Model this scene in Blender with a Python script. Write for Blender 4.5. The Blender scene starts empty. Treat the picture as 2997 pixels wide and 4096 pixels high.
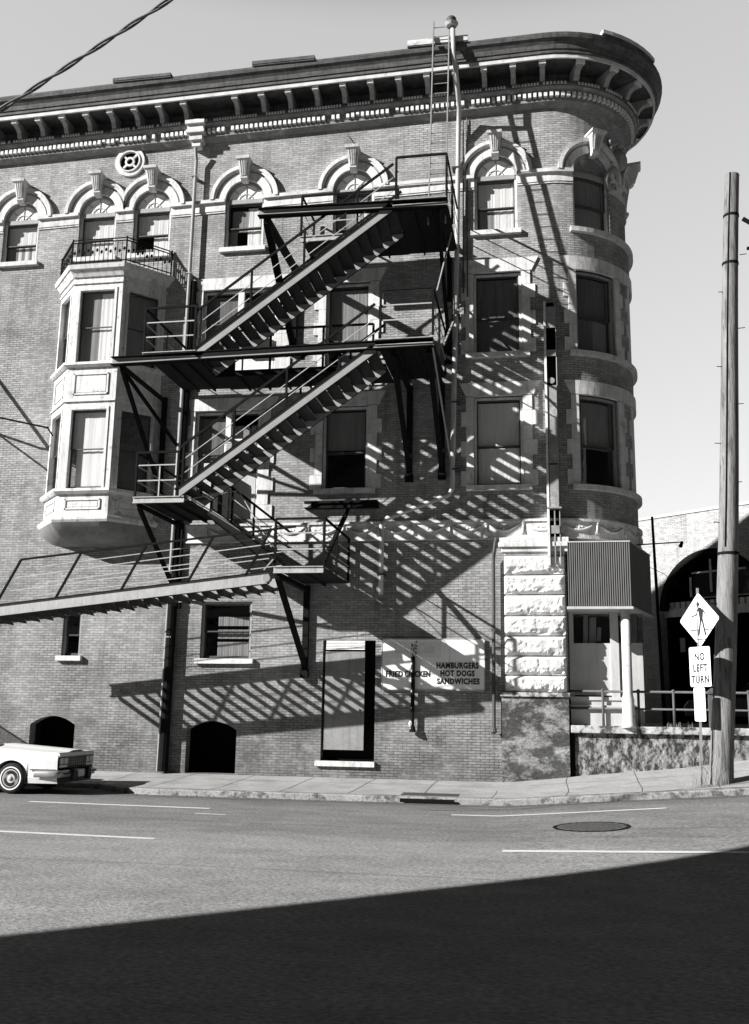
import bpy, bmesh, math, random
from mathutils import Vector, Matrix, noise as mnoise
random.seed(7)
PI=math.pi
sc=bpy.context.scene
COL=sc.collection
# ------------------------------------------------------------------ materials
M={}
def mat(key,base,rough=.8,var=0.,vs=3.,fine=0.,fs=40.,bump=0.,bs=60.,metal=0.,stretch=(1,1,1),dark=None,dthr=(.5,.62),ds=1.2,spec=.3,detail=6,streak=0,lane=False):
    """grey procedural material: broad variation, fine grain, optional second tone in patches"""
    m=bpy.data.materials.new(key); m.use_nodes=True; nt=m.node_tree; N=nt.nodes; L=nt.links
    b=N['Principled BSDF']; b.inputs['Roughness'].default_value=rough; b.inputs['Metallic'].default_value=metal
    b.inputs['Specular IOR Level'].default_value=spec
    tc=N.new('ShaderNodeTexCoord'); mp=N.new('ShaderNodeMapping'); mp.inputs['Scale'].default_value=stretch
    L.new(tc.outputs['Object'],mp.inputs[0])
    cur=None
    def nz(scale,detail=6,rgh=.6):
        n=N.new('ShaderNodeTexNoise'); n.inputs['Scale'].default_value=scale; n.inputs['Detail'].default_value=detail; n.inputs['Roughness'].default_value=rgh
        L.new(mp.outputs[0],n.inputs['Vector']); return n.outputs['Fac']
    def mr(src,a,b_,c,d,smooth=False):
        n=N.new('ShaderNodeMapRange'); n.inputs[1].default_value=a; n.inputs[2].default_value=b_; n.inputs[3].default_value=c; n.inputs[4].default_value=d
        L.new(src,n.inputs[0]); return n.outputs[0]
    def mth(op,a,b_):
        n=N.new('ShaderNodeMath'); n.operation=op
        for i,x in enumerate((a,b_)):
            if isinstance(x,(int,float)): n.inputs[i].default_value=x
            else: L.new(x,n.inputs[i])
        return n.outputs[0]
    v=None
    if var: v=mr(nz(vs,detail),.25,.75,1-var,1+var)
    if fine:
        f=mr(nz(fs,3),.25,.75,1-fine,1+fine); v=f if v is None else mth('MULTIPLY',v,f)
    if dark is not None:
        k=mr(nz(ds,8,.7),dthr[0],dthr[1],0,1)
        t=mth('ADD',mth('MULTIPLY',k,dark-base),base)
        v=t if v is None else mth('MULTIPLY',v,t)
    elif v is not None: v=mth('MULTIPLY',v,base)
    if streak:
        m2=N.new('ShaderNodeMapping'); m2.inputs['Scale'].default_value=(5,5,.45); L.new(tc.outputs['Object'],m2.inputs[0])
        n2=N.new('ShaderNodeTexNoise'); n2.inputs['Scale'].default_value=1.6; n2.inputs['Detail'].default_value=7; n2.inputs['Roughness'].default_value=.7; L.new(m2.outputs[0],n2.inputs['Vector'])
        v=mth('MULTIPLY',v,mr(n2.outputs['Fac'],.48,.7,1,1-streak))
    if lane:
        sy=N.new('ShaderNodeSeparateXYZ'); L.new(tc.outputs['Object'],sy.inputs[0])
        yy=mth('ADD',sy.outputs[1],mth('MULTIPLY',nz(.6,4),1.2))
        v=mth('MULTIPLY',v,mr(yy,-9.6,-8.2,1,.74)); v=mth('MULTIPLY',v,mr(yy,-4.6,-3.4,1,.8))
    if v is None: b.inputs['Base Color'].default_value=(base,base,base,1)
    else:
        c=N.new('ShaderNodeCombineColor'); [L.new(v,c.inputs[i]) for i in range(3)]; L.new(c.outputs[0],b.inputs['Base Color'])
    if bump:
        bp=N.new('ShaderNodeBump'); bp.inputs['Strength'].default_value=bump; bp.inputs['Distance'].default_value=.02
        L.new(nz(bs,4),bp.inputs['Height']); L.new(bp.outputs[0],b.inputs['Normal'])
    M[key]=m; return m
def brickmat(key,base,mortar,bw=.215,rh=.066,ms=.009,patch=True,dirty=.25):
    m=bpy.data.materials.new(key); m.use_nodes=True; nt=m.node_tree; N=nt.nodes; L=nt.links
    b=N['Principled BSDF']; b.inputs['Roughness'].default_value=.88; b.inputs['Specular IOR Level'].default_value=.2
    uv=N.new('ShaderNodeUVMap'); uv.uv_map='UVMap'
    nz0=N.new('ShaderNodeTexNoise'); nz0.inputs['Scale'].default_value=9; nz0.inputs['Detail'].default_value=2; L.new(uv.outputs[0],nz0.inputs['Vector'])
    wob=N.new('ShaderNodeVectorMath'); wob.operation='MULTIPLY_ADD'; L.new(nz0.outputs['Color'],wob.inputs[0]); wob.inputs[1].default_value=(.03,.016,0); L.new(uv.outputs[0],wob.inputs[2])
    br=N.new('ShaderNodeTexBrick'); L.new(wob.outputs[0],br.inputs['Vector'])
    br.inputs['Scale'].default_value=1; br.inputs['Brick Width'].default_value=bw; br.inputs['Row Height'].default_value=rh
    br.inputs['Mortar Size'].default_value=ms; br.inputs['Mortar Smooth'].default_value=.3; br.inputs['Bias'].default_value=-.2
    br.inputs['Color1'].default_value=(base*1.25,)*3+(1,); br.inputs['Color2'].default_value=(base*.78,)*3+(1,); br.inputs['Mortar'].default_value=(mortar,)*3+(1,)
    def nz(s,d=6,r=.6):
        n=N.new('ShaderNodeTexNoise'); n.inputs['Scale'].default_value=s; n.inputs['Detail'].default_value=d; n.inputs['Roughness'].default_value=r; L.new(uv.outputs[0],n.inputs['Vector']); return n.outputs['Fac']
    def mr(src,a,b_,c,d):
        n=N.new('ShaderNodeMapRange'); n.inputs[1].default_value=a; n.inputs[2].default_value=b_; n.inputs[3].default_value=c; n.inputs[4].default_value=d; L.new(src,n.inputs[0]); return n.outputs[0]
    def mth(op,a,b_):
        n=N.new('ShaderNodeMath'); n.operation=op
        for i,x in enumerate((a,b_)):
            if isinstance(x,(int,float)): n.inputs[i].default_value=x
            else: L.new(x,n.inputs[i])
        return n.outputs[0]
    v=mth('MULTIPLY',mr(nz(.45,10,.7),.3,.7,1-dirty,1+dirty),mr(nz(9,4),.25,.75,.78,1.22))
    sm=N.new('ShaderNodeMapping'); sm.inputs['Scale'].default_value=(2.2,.16,1); L.new(uv.outputs[0],sm.inputs[0])
    sn=N.new('ShaderNodeTexNoise'); sn.inputs['Scale'].default_value=1.5; sn.inputs['Detail'].default_value=8; sn.inputs['Roughness'].default_value=.7; L.new(sm.outputs[0],sn.inputs['Vector'])
    v=mth('MULTIPLY',v,mr(sn.outputs['Fac'],.5,.68,1,.72))
    sep=N.new('ShaderNodeSeparateColor'); L.new(br.outputs['Color'],sep.inputs[0])
    c=mth('MULTIPLY',sep.outputs[0],v)
    pm=mr(nz(.55,4,.5),.5,.6,0,.42); c=mth('MULTIPLY',c,mth('SUBTRACT',1,mth('MULTIPLY',br.outputs['Fac'],pm)))
    if patch:  # limey efflorescence in the lower courses
        sx=N.new('ShaderNodeSeparateXYZ'); L.new(uv.outputs[0],sx.inputs[0])
        low=mr(sx.outputs[1],.4,3.2,1,0)
        pt=mth('MULTIPLY',mr(nz(1.7,10,.75),.54,.66,0,1),low)
        c=mth('ADD',c,mth('MULTIPLY',pt,mth('MULTIPLY',mth('ADD',mth('MULTIPLY',br.outputs['Fac'],.5),.12),.5)))
        # darker grime just above the pavement
        c=mth('MULTIPLY',c,mr(mth('ADD',sx.outputs[1],mth('MULTIPLY',nz(.9,6),2.2)),1.5,3.4,.56,1.)); c=mth('MULTIPLY',c,mr(mth('ADD',sx.outputs[1],mth('MULTIPLY',nz(.3,5),4.)),4.,11.,1.,1.22))
    cc=N.new('ShaderNodeCombineColor'); [L.new(c,cc.inputs[i]) for i in range(3)]; L.new(cc.outputs[0],b.inputs['Base Color'])
    bp=N.new('ShaderNodeBump'); bp.inputs['Strength'].default_value=.6; bp.inputs['Distance'].default_value=.012
    h=mth('ADD',mth('MULTIPLY',br.outputs['Fac'],-1.),mth('MULTIPLY',nz(60,3),.5)); L.new(h,bp.inputs['Height']); L.new(bp.outputs[0],b.inputs['Normal'])
    M[key]=m
def glassmat(key,tint=.85,boost=.08):
    m=bpy.data.materials.new(key); m.use_nodes=True; nt=m.node_tree; N=nt.nodes; L=nt.links
    for n in list(N): N.remove(n)
    o=N.new('ShaderNodeOutputMaterial'); mx=N.new('ShaderNodeMixShader'); t=N.new('ShaderNodeBsdfTransparent'); g=N.new('ShaderNodeBsdfGlossy')
    t.inputs[0].default_value=(tint,)*3+(1,); g.inputs['Roughness'].default_value=.04; g.inputs['Color'].default_value=(.9,.9,.9,1)
    f0=N.new('ShaderNodeLayerWeight'); f0.inputs[0].default_value=.5; f=N.new('ShaderNodeMath'); f.operation='POWER'; f.inputs[1].default_value=4.; L.new(f0.outputs['Facing'],f.inputs[0]); a=N.new('ShaderNodeMath'); a.operation='ADD'; a.inputs[1].default_value=boost
    tc=N.new('ShaderNodeTexCoord'); nz=N.new('ShaderNodeTexNoise'); nz.inputs['Scale'].default_value=1.4; bp=N.new('ShaderNodeBump'); bp.inputs['Strength'].default_value=.15; bp.inputs['Distance'].default_value=.05
    L.new(tc.outputs['Object'],nz.inputs['Vector']); L.new(nz.outputs['Fac'],bp.inputs['Height']); L.new(bp.outputs[0],g.inputs['Normal'])
    L.new(f.outputs[0],a.inputs[0]); L.new(a.outputs[0],mx.inputs[0]); L.new(t.outputs[0],mx.inputs[1]); L.new(g.outputs[0],mx.inputs[2]); L.new(mx.outputs[0],o.inputs[0])
    M[key]=m
brickmat('brick',.235,.165,dirty=.38)
brickmat('side_brick',.36,.3,bw=.22,rh=.075,patch=False,dirty=.12)
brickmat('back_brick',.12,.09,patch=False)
mat('stone',.62,.8,var=.16,vs=2.5,fine=.1,fs=30,bump=.3,bs=30,dark=.3,dthr=(.55,.72),ds=2.6,streak=.4)
mat('white_paint',.66,.6,var=.14,vs=4,fine=.08,dark=.28,dthr=(.57,.68),ds=6,streak=.3)
mat('bay_paint',.62,.6,var=.14,vs=3,fine=.08,fs=30,dark=.27,dthr=(.56,.68),ds=5,bump=.3,bs=30,streak=.45)
mat('trim_grey',.3,.7,var=.15,vs=5,fine=.08)
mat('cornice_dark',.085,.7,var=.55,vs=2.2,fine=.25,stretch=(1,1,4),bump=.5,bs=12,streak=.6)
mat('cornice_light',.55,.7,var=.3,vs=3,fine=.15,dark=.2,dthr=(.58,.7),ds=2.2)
mat('band',.2,.8,var=.35,vs=4,fine=.15,dark=.42,dthr=(.55,.7),ds=3)
mat('dentil',.66,.7,var=.2,vs=6,dark=.25,dthr=(.62,.68),ds=2.5)
mat('steel_grey',.25,.55,var=.14,vs=5,fine=.08,dark=.14,dthr=(.64,.72),ds=6,bump=.1)
mat('steel_light',.36,.5,var=.2,vs=6,fine=.12,streak=.3)
mat('swing_steel',.35,.55,var=.15,vs=4,fine=.1,fs=25,streak=.3,dark=.25,dthr=(.6,.7),ds=4)
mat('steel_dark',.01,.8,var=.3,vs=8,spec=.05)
mat('tread',.035,.7,var=.2,vs=9,fine=.1,spec=.15)
mat('floor_plate',.02,.85,var=.25,vs=5,spec=.1)
mat('pipe_paint',.42,.55,var=.2,vs=5,stretch=(3,3,.6))
mat('pipe_dark',.06,.6,var=.3,vs=9)
mat('black',.008,.9,spec=.05)
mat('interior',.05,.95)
mat('curtain',.85,.9,var=.14,vs=3,stretch=(6,6,.5))
mat('curtain_grey',.3,.9,var=.22,vs=3,stretch=(8,8,.4))
mat('curtain_and_reflection',.17,.9,var=.3,vs=3,stretch=(8,8,.4))  # dull sheet; stands in for dim glass reflection in dark windows, curtain elsewhere
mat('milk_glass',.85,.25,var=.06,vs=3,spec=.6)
mat('milk_shade',.22,.3,var=.1,vs=3,spec=.5)  # darker fanlight glass: the corner's shade put into the colour
glassmat('glass'); glassmat('car_glass',.45,.1)
mat('asphalt',.26,.85,lane=True,var=.2,vs=1.6,fine=.6,fs=20,bump=.7,bs=35,dark=.22,dthr=(.46,.6),ds=.55,stretch=(.8,1.3,1),spec=.2,detail=10)
mat('sidewalk',.32,.85,var=.22,vs=1.6,fine=.25,fs=28,bump=.25,bs=120,dark=.24,dthr=(.52,.7),ds=1.3,spec=.2)
mat('kerb',.29,.85,var=.25,vs=2,fine=.3,fs=25,dark=.09,dthr=(.5,.6),ds=4,bump=.5,bs=20)
mat('gutter',.11,.9,var=.25,vs=2,fine=.2,fs=60,bump=.4,bs=30)
mat('crack',.05,.95)
mat('line_paint',.62,.7,var=.14,vs=4,fine=.12,fs=60,dark=.3,dthr=(.66,.72),ds=14)
mat('iron',.11,.6,var=.4,vs=14,fine=.3,fs=60,bump=.8,bs=25,metal=.1)
mat('grate',.06,.7,var=.3,vs=12)
mat('mottled',.055,.9,var=.4,vs=1,fine=.5,fs=12,dark=.23,dthr=(.47,.58),ds=1.9,bump=.8,bs=18,stretch=(1,1,1.7),detail=10)
mat('mottled_wall',.3,.9,var=.35,vs=3,fine=.45,fs=14,dark=.035,dthr=(.43,.55),ds=3.4,bump=.8,bs=14,stretch=(1.5,1.5,.9),detail=10,streak=.5)
mat('coping',.42,.9,var=.25,vs=3,fine=.35,fs=20,dark=.06,dthr=(.48,.56),ds=5,bump=.4,bs=18)
mat('rail_paint',.09,.6,var=.25,vs=8)
mat('rock',.6,.9,var=.12,vs=4,fine=.1,dark=.42,dthr=(.6,.72),ds=3.5,bump=.35,bs=22)
mat('sash_shade',.06,.6,var=.3,vs=6)  # dark sash tone carries the shade along the meeting rails
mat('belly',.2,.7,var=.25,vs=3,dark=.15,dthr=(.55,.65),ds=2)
mat('sign_white',.85,.45,var=.05,vs=3,dark=.66,dthr=(.58,.7),ds=2,streak=.15)
mat('sign_patch',.74,.5,var=.06,vs=3)
mat('sign_faint',.6,.5)
mat('sign_black',.02,.6)
mat('smoke',.1,.9,var=.3,vs=20,dark=.6,dthr=(.5,.6),ds=18)
mat('panel_board',.46,.7,var=.1,vs=2,fine=.06,streak=.2)
mat('board_grey',.24,.8,var=.2,vs=2.5,fine=.15,fs=30,streak=.3)
mat('rust_sign',.24,.8,var=.3,vs=4,fine=.2,fs=30,dark=.36,dthr=(.5,.65),ds=3)
mat('corrugated',.14,.5,var=.1,vs=2)
mat('wood_pole',.2,.9,var=.3,vs=2.2,fine=.25,fs=16,stretch=(4,4,.35),bump=.8,bs=6,dark=.09,dthr=(.5,.6),ds=3)
mat('car_paint',.72,.3,var=.04,vs=2,spec=.6)
mat('car_dark',.02,.5)
mat('chrome',.55,.25,metal=.7)
mat('bumper',.42,.3,metal=.5)
mat('tyre',.015,.85)
mat('hub_metal',.5,.4,metal=.2)
mat('whitewall',.7,.5)
mat('lamp_lens',.75,.2,spec=.8)
mat('cable',.1,.6,var=.4,vs=6)
mat('dry_grass',.22,.9,var=.3,vs=20)
mat('earth',.16,.95,var=.3,vs=1,fine=.2)
mat('far_car_grey',.12,.4,spec=.5)
# ------------------------------------------------------------------ mesh builder
R=2.3; XC=.1
def F(u,z,p=0.):
    """facade surface: straight for u<XC, then round the corner, then back wall"""
    if u<=XC: return Vector((u,-p,z))
    th=(u-XC)/R
    if th<=PI: return Vector((XC+(R+p)*math.sin(th),R-(R+p)*math.cos(th),z))
    return Vector((XC-(u-XC-PI*R),2*R+p,z))
def plane_map(A,B):
    A=Vector(A+(0,)) if len(A)==2 else Vector(A); B=Vector(B+(0,)) if len(B)==2 else Vector(B)
    d=(B-A).normalized(); n=Vector((d.y,-d.x,0))
    return lambda u,z,p=0.: A+d*u+n*p+Vector((0,0,z))
class MB:
    def __init__(s): s.v=[]; s.f=[]; s.uv={}
    def add(s,vs,fs,uvs=None):
        o=len(s.v); s.v+= [Vector(a) for a in vs]
        for f in fs: s.f.append(tuple(i+o for i in f))
        if uvs:
            for i,t in enumerate(uvs): s.uv[o+i]=t
        return s
    def box(s,x0,x1,y0,y1,z0,z1):
        return s.add([(x0,y0,z0),(x1,y0,z0),(x1,y1,z0),(x0,y1,z0),(x0,y0,z1),(x1,y0,z1),(x1,y1,z1),(x0,y1,z1)],
          [(0,3,2,1),(4,5,6,7),(0,1,5,4),(1,2,6,5),(2,3,7,6),(3,0,4,7)])
    def fbox(s,u0,u1,z0,z1,p0,p1,fn=F,z0b=None,z1b=None,step=.2):
        n=1
        if fn is F and u1>XC: n=max(1,int((u1-u0)/step))
        z0b=z0 if z0b is None else z0b; z1b=z1 if z1b is None else z1b
        vs=[]
        for i in range(n+1):
            t=i/n; u=u0+(u1-u0)*t; a=z0+(z0b-z0)*t; b=z1+(z1b-z1)*t
            vs+=[fn(u,a,p1),fn(u,b,p1),fn(u,b,p0),fn(u,a,p0)]
        fs=[(0,1,2,3),(4*n+3,4*n+2,4*n+1,4*n)]
        for i in range(n):
            a=4*i; b=a+4
            for j in range(4): k=(j+1)%4; fs.append((a+j,b+j,b+k,a+k))
        return s.add(vs,fs)
    def bar(s,p,q,w,h,up=(0,0,1)):
        p=Vector(p); q=Vector(q); d=(q-p).normalized(); up=Vector(up)
        if abs(d.dot(up))>.99: up=Vector((0,1,0))
        a=d.cross(up).normalized(); b=a.cross(d).normalized(); a*=w/2; b*=h/2
        return s.add([p-a-b,p+a-b,p+a+b,p-a+b,q-a-b,q+a-b,q+a+b,q-a+b],[(0,3,2,1),(4,5,6,7),(0,1,5,4),(1,2,6,5),(2,3,7,6),(3,0,4,7)])
    def tube(s,pts,r,n=8,cap=True):
        pts=[Vector(p) for p in pts]; rs=r if isinstance(r,(list,tuple)) else [r]*len(pts)
        vs=[]; fs=[]; a=None
        for i,p in enumerate(pts):
            d=(pts[min(i+1,len(pts)-1)]-pts[max(i-1,0)]).normalized()
            if a is None: a=d.cross(Vector((.123,.7,.4)) if abs(d.z)>.9 else Vector((0,0,1))).normalized()
            a=(a-d*a.dot(d)).normalized(); b=d.cross(a)
            for j in range(n):
                t=2*PI*j/n; vs.append(p+(a*math.cos(t)+b*math.sin(t))*rs[i])
        for i in range(len(pts)-1):
            for j in range(n): k=(j+1)%n; fs.append((i*n+j,i*n+k,(i+1)*n+k,(i+1)*n+j))
        if cap: fs.append(tuple(range(n))[::-1]); fs.append(tuple((len(pts)-1)*n+j for j in range(n)))
        return s.add(vs,fs)
    def prism(s,poly,off):
        n=len(poly); off=Vector(off); poly=[Vector(p) for p in poly]
        return s.add(poly+[p+off for p in poly],[tuple(range(n)),tuple(range(2*n-1,n-1,-1))]+[(i,i+n,(i+1)%n+n,(i+1)%n) for i in range(n)])
    def sweep(s,prof,us,zf=lambda u:0.,fn=F,closed=False):
        n=len(prof); vs=[]; fs=[]
        for u in us:
            for (p,z) in prof: vs.append(fn(u,z+zf(u),p))
        for i in range(len(us)-1):
            for j in range(n if closed else n-1):
                k=(j+1)%n; fs.append((i*n+j,(i+1)*n+j,(i+1)*n+k,i*n+k))
        return s.add(vs,fs)
    def ring(s,uc,zc,r0,r1,p0,p1,a0=0,a1=PI,n=20,fn=F,umin=-1e9,umax=1e9):
        vs=[]
        for i in range(n+1):
            t=a0+(a1-a0)*i/n
            for (r,p) in ((r0,p1),(r1,p1),(r1,p0),(r0,p0)):
                vs.append(fn(min(umax,max(umin,uc+r*math.cos(t))),zc+r*math.sin(t),p))
        fs=[(0,1,2,3),(4*n+3,4*n+2,4*n+1,4*n)]
        for i in range(n):
            a=4*i;b=a+4
            for j in range(4): k=(j+1)%4; fs.append((a+j,b+j,b+k,a+k))
        return s.add(vs,fs)
    def sphere(s,c,r,sx=1,sy=1,sz=1,n=10,m=7):
        vs=[];fs=[];c=Vector(c)
        for i in range(m+1):
            a=PI*i/m
            for j in range(n):
                b=2*PI*j/n; vs.append(c+Vector((r*sx*math.sin(a)*math.cos(b),r*sy*math.sin(a)*math.sin(b),r*sz*math.cos(a))))
        for i in range(m):
            for j in range(n): k=(j+1)%n; fs.append((i*n+j,(i+1)*n+j,(i+1)*n+k,i*n+k))
        return s.add(vs,fs)
    def sheet(s,fn,u0,u1,z0,z1,ops,brk=(),reveal=.3,rmode=True):
        """wall sheet with rectangular / arched openings; ops: (u0,u1,z0,z1,arch) arch: None | rise"""
        us={u0,u1}|set(brk); zs={z0,z1}
        for (a,b,c,d,ar) in ops:
            us|={a,b}; zs|={c,d}
            if ar: zs.add(d+ar)
        us=sorted(x for x in us if u0<=x<=u1); zs=sorted(x for x in zs if z0<=x<=z1)
        for i in range(len(us)-1):
            for j in range(len(zs)-1):
                a,b,c,d=us[i],us[i+1],zs[j],zs[j+1]
                if b-a<1e-6 or d-c<1e-6: continue
                m,k=(a+b)/2,(c+d)/2
                if any(o[0]<m<o[1] and o[2]<k<o[3]+(o[4] or 0) for o in ops): continue
                s.add([fn(a,c),fn(b,c),fn(b,d),fn(a,d)],[(0,1,2,3)],[(a,c),(b,c),(b,d),(a,d)])
        for (a,b,c,d,ar) in ops:
            edge=[(a,c),(a,d)]
            if ar:
                uc=(a+b)/2; hw=(b-a)/2; n=16; pts=[(uc-hw*math.cos(PI*i/n),d+ar*math.sin(PI*i/n)) for i in range(n+1)]
                if ar<hw*.7:   # flat segmental arch
                    pts=[(a+(b-a)*i/n,d+ar*(1-(2*i/n-1)**2)) for i in range(n+1)]
                for i in range(n):
                    (x0,y0),(x1,y1)=pts[i],pts[i+1]; t=d+ar
                    s.add([fn(x0,y0),fn(x1,y1),fn(x1,t),fn(x0,t)],[(0,1,2,3)],[(x0,y0),(x1,y1),(x1,t),(x0,t)])
                edge=[(a,c)]+pts+[(b,c)]
            else: edge=[(a,c),(a,d),(b,d),(b,c)]
            if rmode:
                edge=edge+[(a,c)]
                for i in range(len(edge)-1):
                    (x0,y0),(x1,y1)=edge[i],edge[i+1]
                    n=1 if abs(x1-x0)<.3 or x1<XC else 6
                    for k in range(n):
                        xa=x0+(x1-x0)*k/n; xb=x0+(x1-x0)*(k+1)/n; ya=y0+(y1-y0)*k/n; yb=y0+(y1-y0)*(k+1)/n
                        s.add([fn(xa,ya),fn(xa,ya,-reveal),fn(xb,yb,-reveal),fn(xb,yb)],[(0,1,2,3)],[(xa,ya),(xa+reveal,ya),(xb+reveal,yb),(xb,yb)])
        return s
    def build(s,name,m,parent=None,smooth=False,loc=None,bevel=0,uvw=False):
        root=parent
        base=Vector((0,0,0))
        if parent is not None:
            while root.parent: root=root.parent
            base=Vector(root.location)
        elif loc is not None: base=Vector(loc)
        me=bpy.data.meshes.new(name)
        me.from_pydata([tuple(v-base) for v in s.v],[],s.f)
        if s.uv:
            ul=me.uv_layers.new(name='UVMap')
            for l in me.loops: ul.data[l.index].uv=s.uv.get(l.vertex_index,(0,0))
        me.materials.append(M[m])
        if smooth: me.polygons.foreach_set('use_smooth',[True]*len(me.polygons))
        me.update()
        o=bpy.data.objects.new(name,me); COL.objects.link(o)
        if parent is not None: o.parent=parent
        else: o.location=base
        if not s.uv:
            bm=bmesh.new(); bm.from_mesh(me); bmesh.ops.recalc_face_normals(bm,faces=bm.faces); bm.to_mesh(me); bm.free()
        if bevel:
            b=o.modifiers.new('bevel','BEVEL'); b.width=bevel; b.segments=2; b.limit_method='ANGLE'
        return o
def tag(o,label=None,cat=None,group=None,kind=None):
    if label: o['label']=label
    if cat: o['category']=cat
    if group: o['group']=group
    if kind: o['kind']=kind
    return o
def thing(name,label,cat,loc,group=None):
    o=bpy.data.objects.new(name,None); o.location=loc; o.empty_display_size=.2; COL.objects.link(o)
    return tag(o,label,cat,group)
def text_mesh(name,txt,size,m,parent,fn_mat,xs=1.,bold=.0,shear=0.,align='CENTER',ext=.004,gap=1.,fit=None):
    c=bpy.data.curves.new(name,'FONT'); c.body=txt; c.size=size; c.align_x=align; c.offset=bold; c.shear=shear; c.extrude=ext; c.resolution_u=3; c.space_character=gap
    t=bpy.data.objects.new(name,c); COL.objects.link(t)
    dg=bpy.context.evaluated_depsgraph_get(); me=bpy.data.meshes.new_from_object(t.evaluated_get(dg))
    bpy.data.objects.remove(t); bpy.data.curves.remove(c)
    root=parent
    while root.parent: root=root.parent
    mt=Matrix.Translation(-Vector(root.location))@fn_mat@Matrix.Diagonal((xs,1,1,1))
    if fit:
        xs_=[v.co.x for v in me.vertices]; zs_=[v.co.y for v in me.vertices]; sx_=(fit[1]-fit[0])/(max(xs_)-min(xs_)); sz_=(fit[3]-fit[2])/(max(zs_)-min(zs_))
        x0_,z0_=min(xs_),min(zs_)
        for v in me.vertices: v.co.x=fit[0]+(v.co.x-x0_)*sx_; v.co.y=fit[2]+(v.co.y-z0_)*sz_
    me.transform(mt); me.materials.clear(); me.materials.append(M[m])
    o=bpy.data.objects.new(name,me); COL.objects.link(o); o.parent=parent; return o
# ------------------------------------------------------------------ camera, sun, sky
yaw=math.radians(10.1); pitch=math.radians(11.3); roll=math.radians(.9)
fw=Vector((-math.sin(yaw)*math.cos(pitch),math.cos(yaw)*math.cos(pitch),math.sin(pitch)))
r0=Vector((math.cos(yaw),math.sin(yaw),0)); u0=r0.cross(fw)
rr=r0*math.cos(roll)+u0*math.sin(roll); uu=-r0*math.sin(roll)+u0*math.cos(roll)
cam=bpy.data.cameras.new('camera'); co=bpy.data.objects.new('camera',cam); COL.objects.link(co)
mw=Matrix((rr,uu,-fw)).transposed().to_4x4(); mw.translation=Vector((0,-25.07,1.9)); co.matrix_world=mw
cam.sensor_fit='HORIZONTAL'; cam.sensor_width=36; cam.lens=2195/1652*36; cam.clip_end=2000; cam.clip_start=.05
sc.camera=co
SV=Vector((1.52,1,-.93))
el=math.atan2(.93,math.hypot(1.52,1))
sun=bpy.data.lights.new('sun','SUN'); sun.energy=5; sun.angle=math.radians(.5); sun.color=(1,.985,.96)
so=bpy.data.objects.new('sun',sun); COL.objects.link(so); so.rotation_euler=SV.to_track_quat('-Z','Y').to_euler(); so.location=(-30,-40,30)
az=math.atan2(-1.52,-1)   # direction towards the sun measured from +Y clockwise
w=bpy.data.worlds.new('World'); sc.world=w; w.use_nodes=True; nt=w.node_tree; N=nt.nodes; L=nt.links
sky=N.new('ShaderNodeTexSky'); sky.sky_type='NISHITA'; sky.sun_disc=False; sky.sun_elevation=el; sky.sun_rotation=az
bg=N['Background']; bg.inputs[1].default_value=.05
bw=N.new('ShaderNodeRGBToBW'); L.new(sky.outputs[0],bw.inputs[0])
tc=N.new('ShaderNodeTexCoord'); sx=N.new('ShaderNodeSeparateXYZ'); L.new(tc.outputs['Generated'],sx.inputs[0])
# sky kept bright only ahead; dimmed behind and overhead to deepen the shade
def mr(src,a,b,c,d):
    n=N.new('ShaderNodeMapRange'); n.interpolation_type='SMOOTHSTEP'; n.inputs[1].default_value=a; n.inputs[2].default_value=b; n.inputs[3].default_value=c; n.inputs[4].default_value=d; L.new(src,n.inputs[0]); return n.outputs[0]
def mth(op,a,b):
    n=N.new('ShaderNodeMath'); n.operation=op
    for i,x in enumerate((a,b)):
        if isinstance(x,(int,float)): n.inputs[i].default_value=x
        else: L.new(x,n.inputs[i])
    return n.outputs[0]
SKY_BACK,SKY_FRONT=.025,1.08
north=mr(mth('SUBTRACT',sx.outputs[1],mth('MULTIPLY',sx.outputs[0],.17)),.42,.72,0,1); low=mr(sx.outputs[2],.6,.7,1,.0)
gain=mth('ADD',mth('MULTIPLY',mth('MULTIPLY',north,low),SKY_FRONT),SKY_BACK)
lum=mth('MULTIPLY',mth('POWER',mth('MULTIPLY',bw.outputs[0],1.),.44),gain)
SKYK=4.6
L.new(mth('MULTIPLY',lum,SKYK),bg.inputs[0])
sc.view_settings.view_transform='Standard'; sc.view_settings.look='None'; sc.view_settings.exposure=1.0; sc.view_settings.gamma=1
# ------------------------------------------------------------------ ground
def rise(x): return max(0,x+1.0)*.075 if x<8 else 9*.075
def zroad(x,y):
    k=min(1,max(0,(y+14)/10.))
    return rise(x)*k*k*(3-2*k)
def ykerb(x):
    pts=[(-200,-2.0),(-10.6,-2.1),(-9.4,-3.2),(-8.6,-3.3),(200,-3.35)]
    for (a,b),(c,d) in zip(pts,pts[1:]):
        if a<=x<=c: return b+(d-b)*(x-a)/(c-a)
def zbase(x):
    if x<-1: return .26
    pts=[(-1,.28),(.45,.44),(3,.7),(4.6,.94),(9,1.5),(200,1.62)]
    for (a,b),(c,d) in zip(pts,pts[1:]):
        if a<=x<=c: return b+(d-b)*(x-a)/(c-a)
def zwalk(x,y):
    k=ykerb(x); t=min(1,max(0,(y-k)/(0.-k))); a=rise(x)+.13
    return a+(zbase(x)-a)*(t*t*.4+t*.6)
def grid(fnz,xs,ys_fn,n):
    mb=MB(); 
    for x in xs:
        for j in range(n+1):
            y=ys_fn(x,j/n); mb.v.append(Vector((x,y,fnz(x,y))))
    for i in range(len(xs)-1):
        for j in range(n): a=i*(n+1)+j; mb.f.append((a,a+n+1,a+n+2,a+1))
    return mb
xs=[-200,-100,-50]+[-30+.5*i for i in range(101)]+[30,60,100,200]
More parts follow.
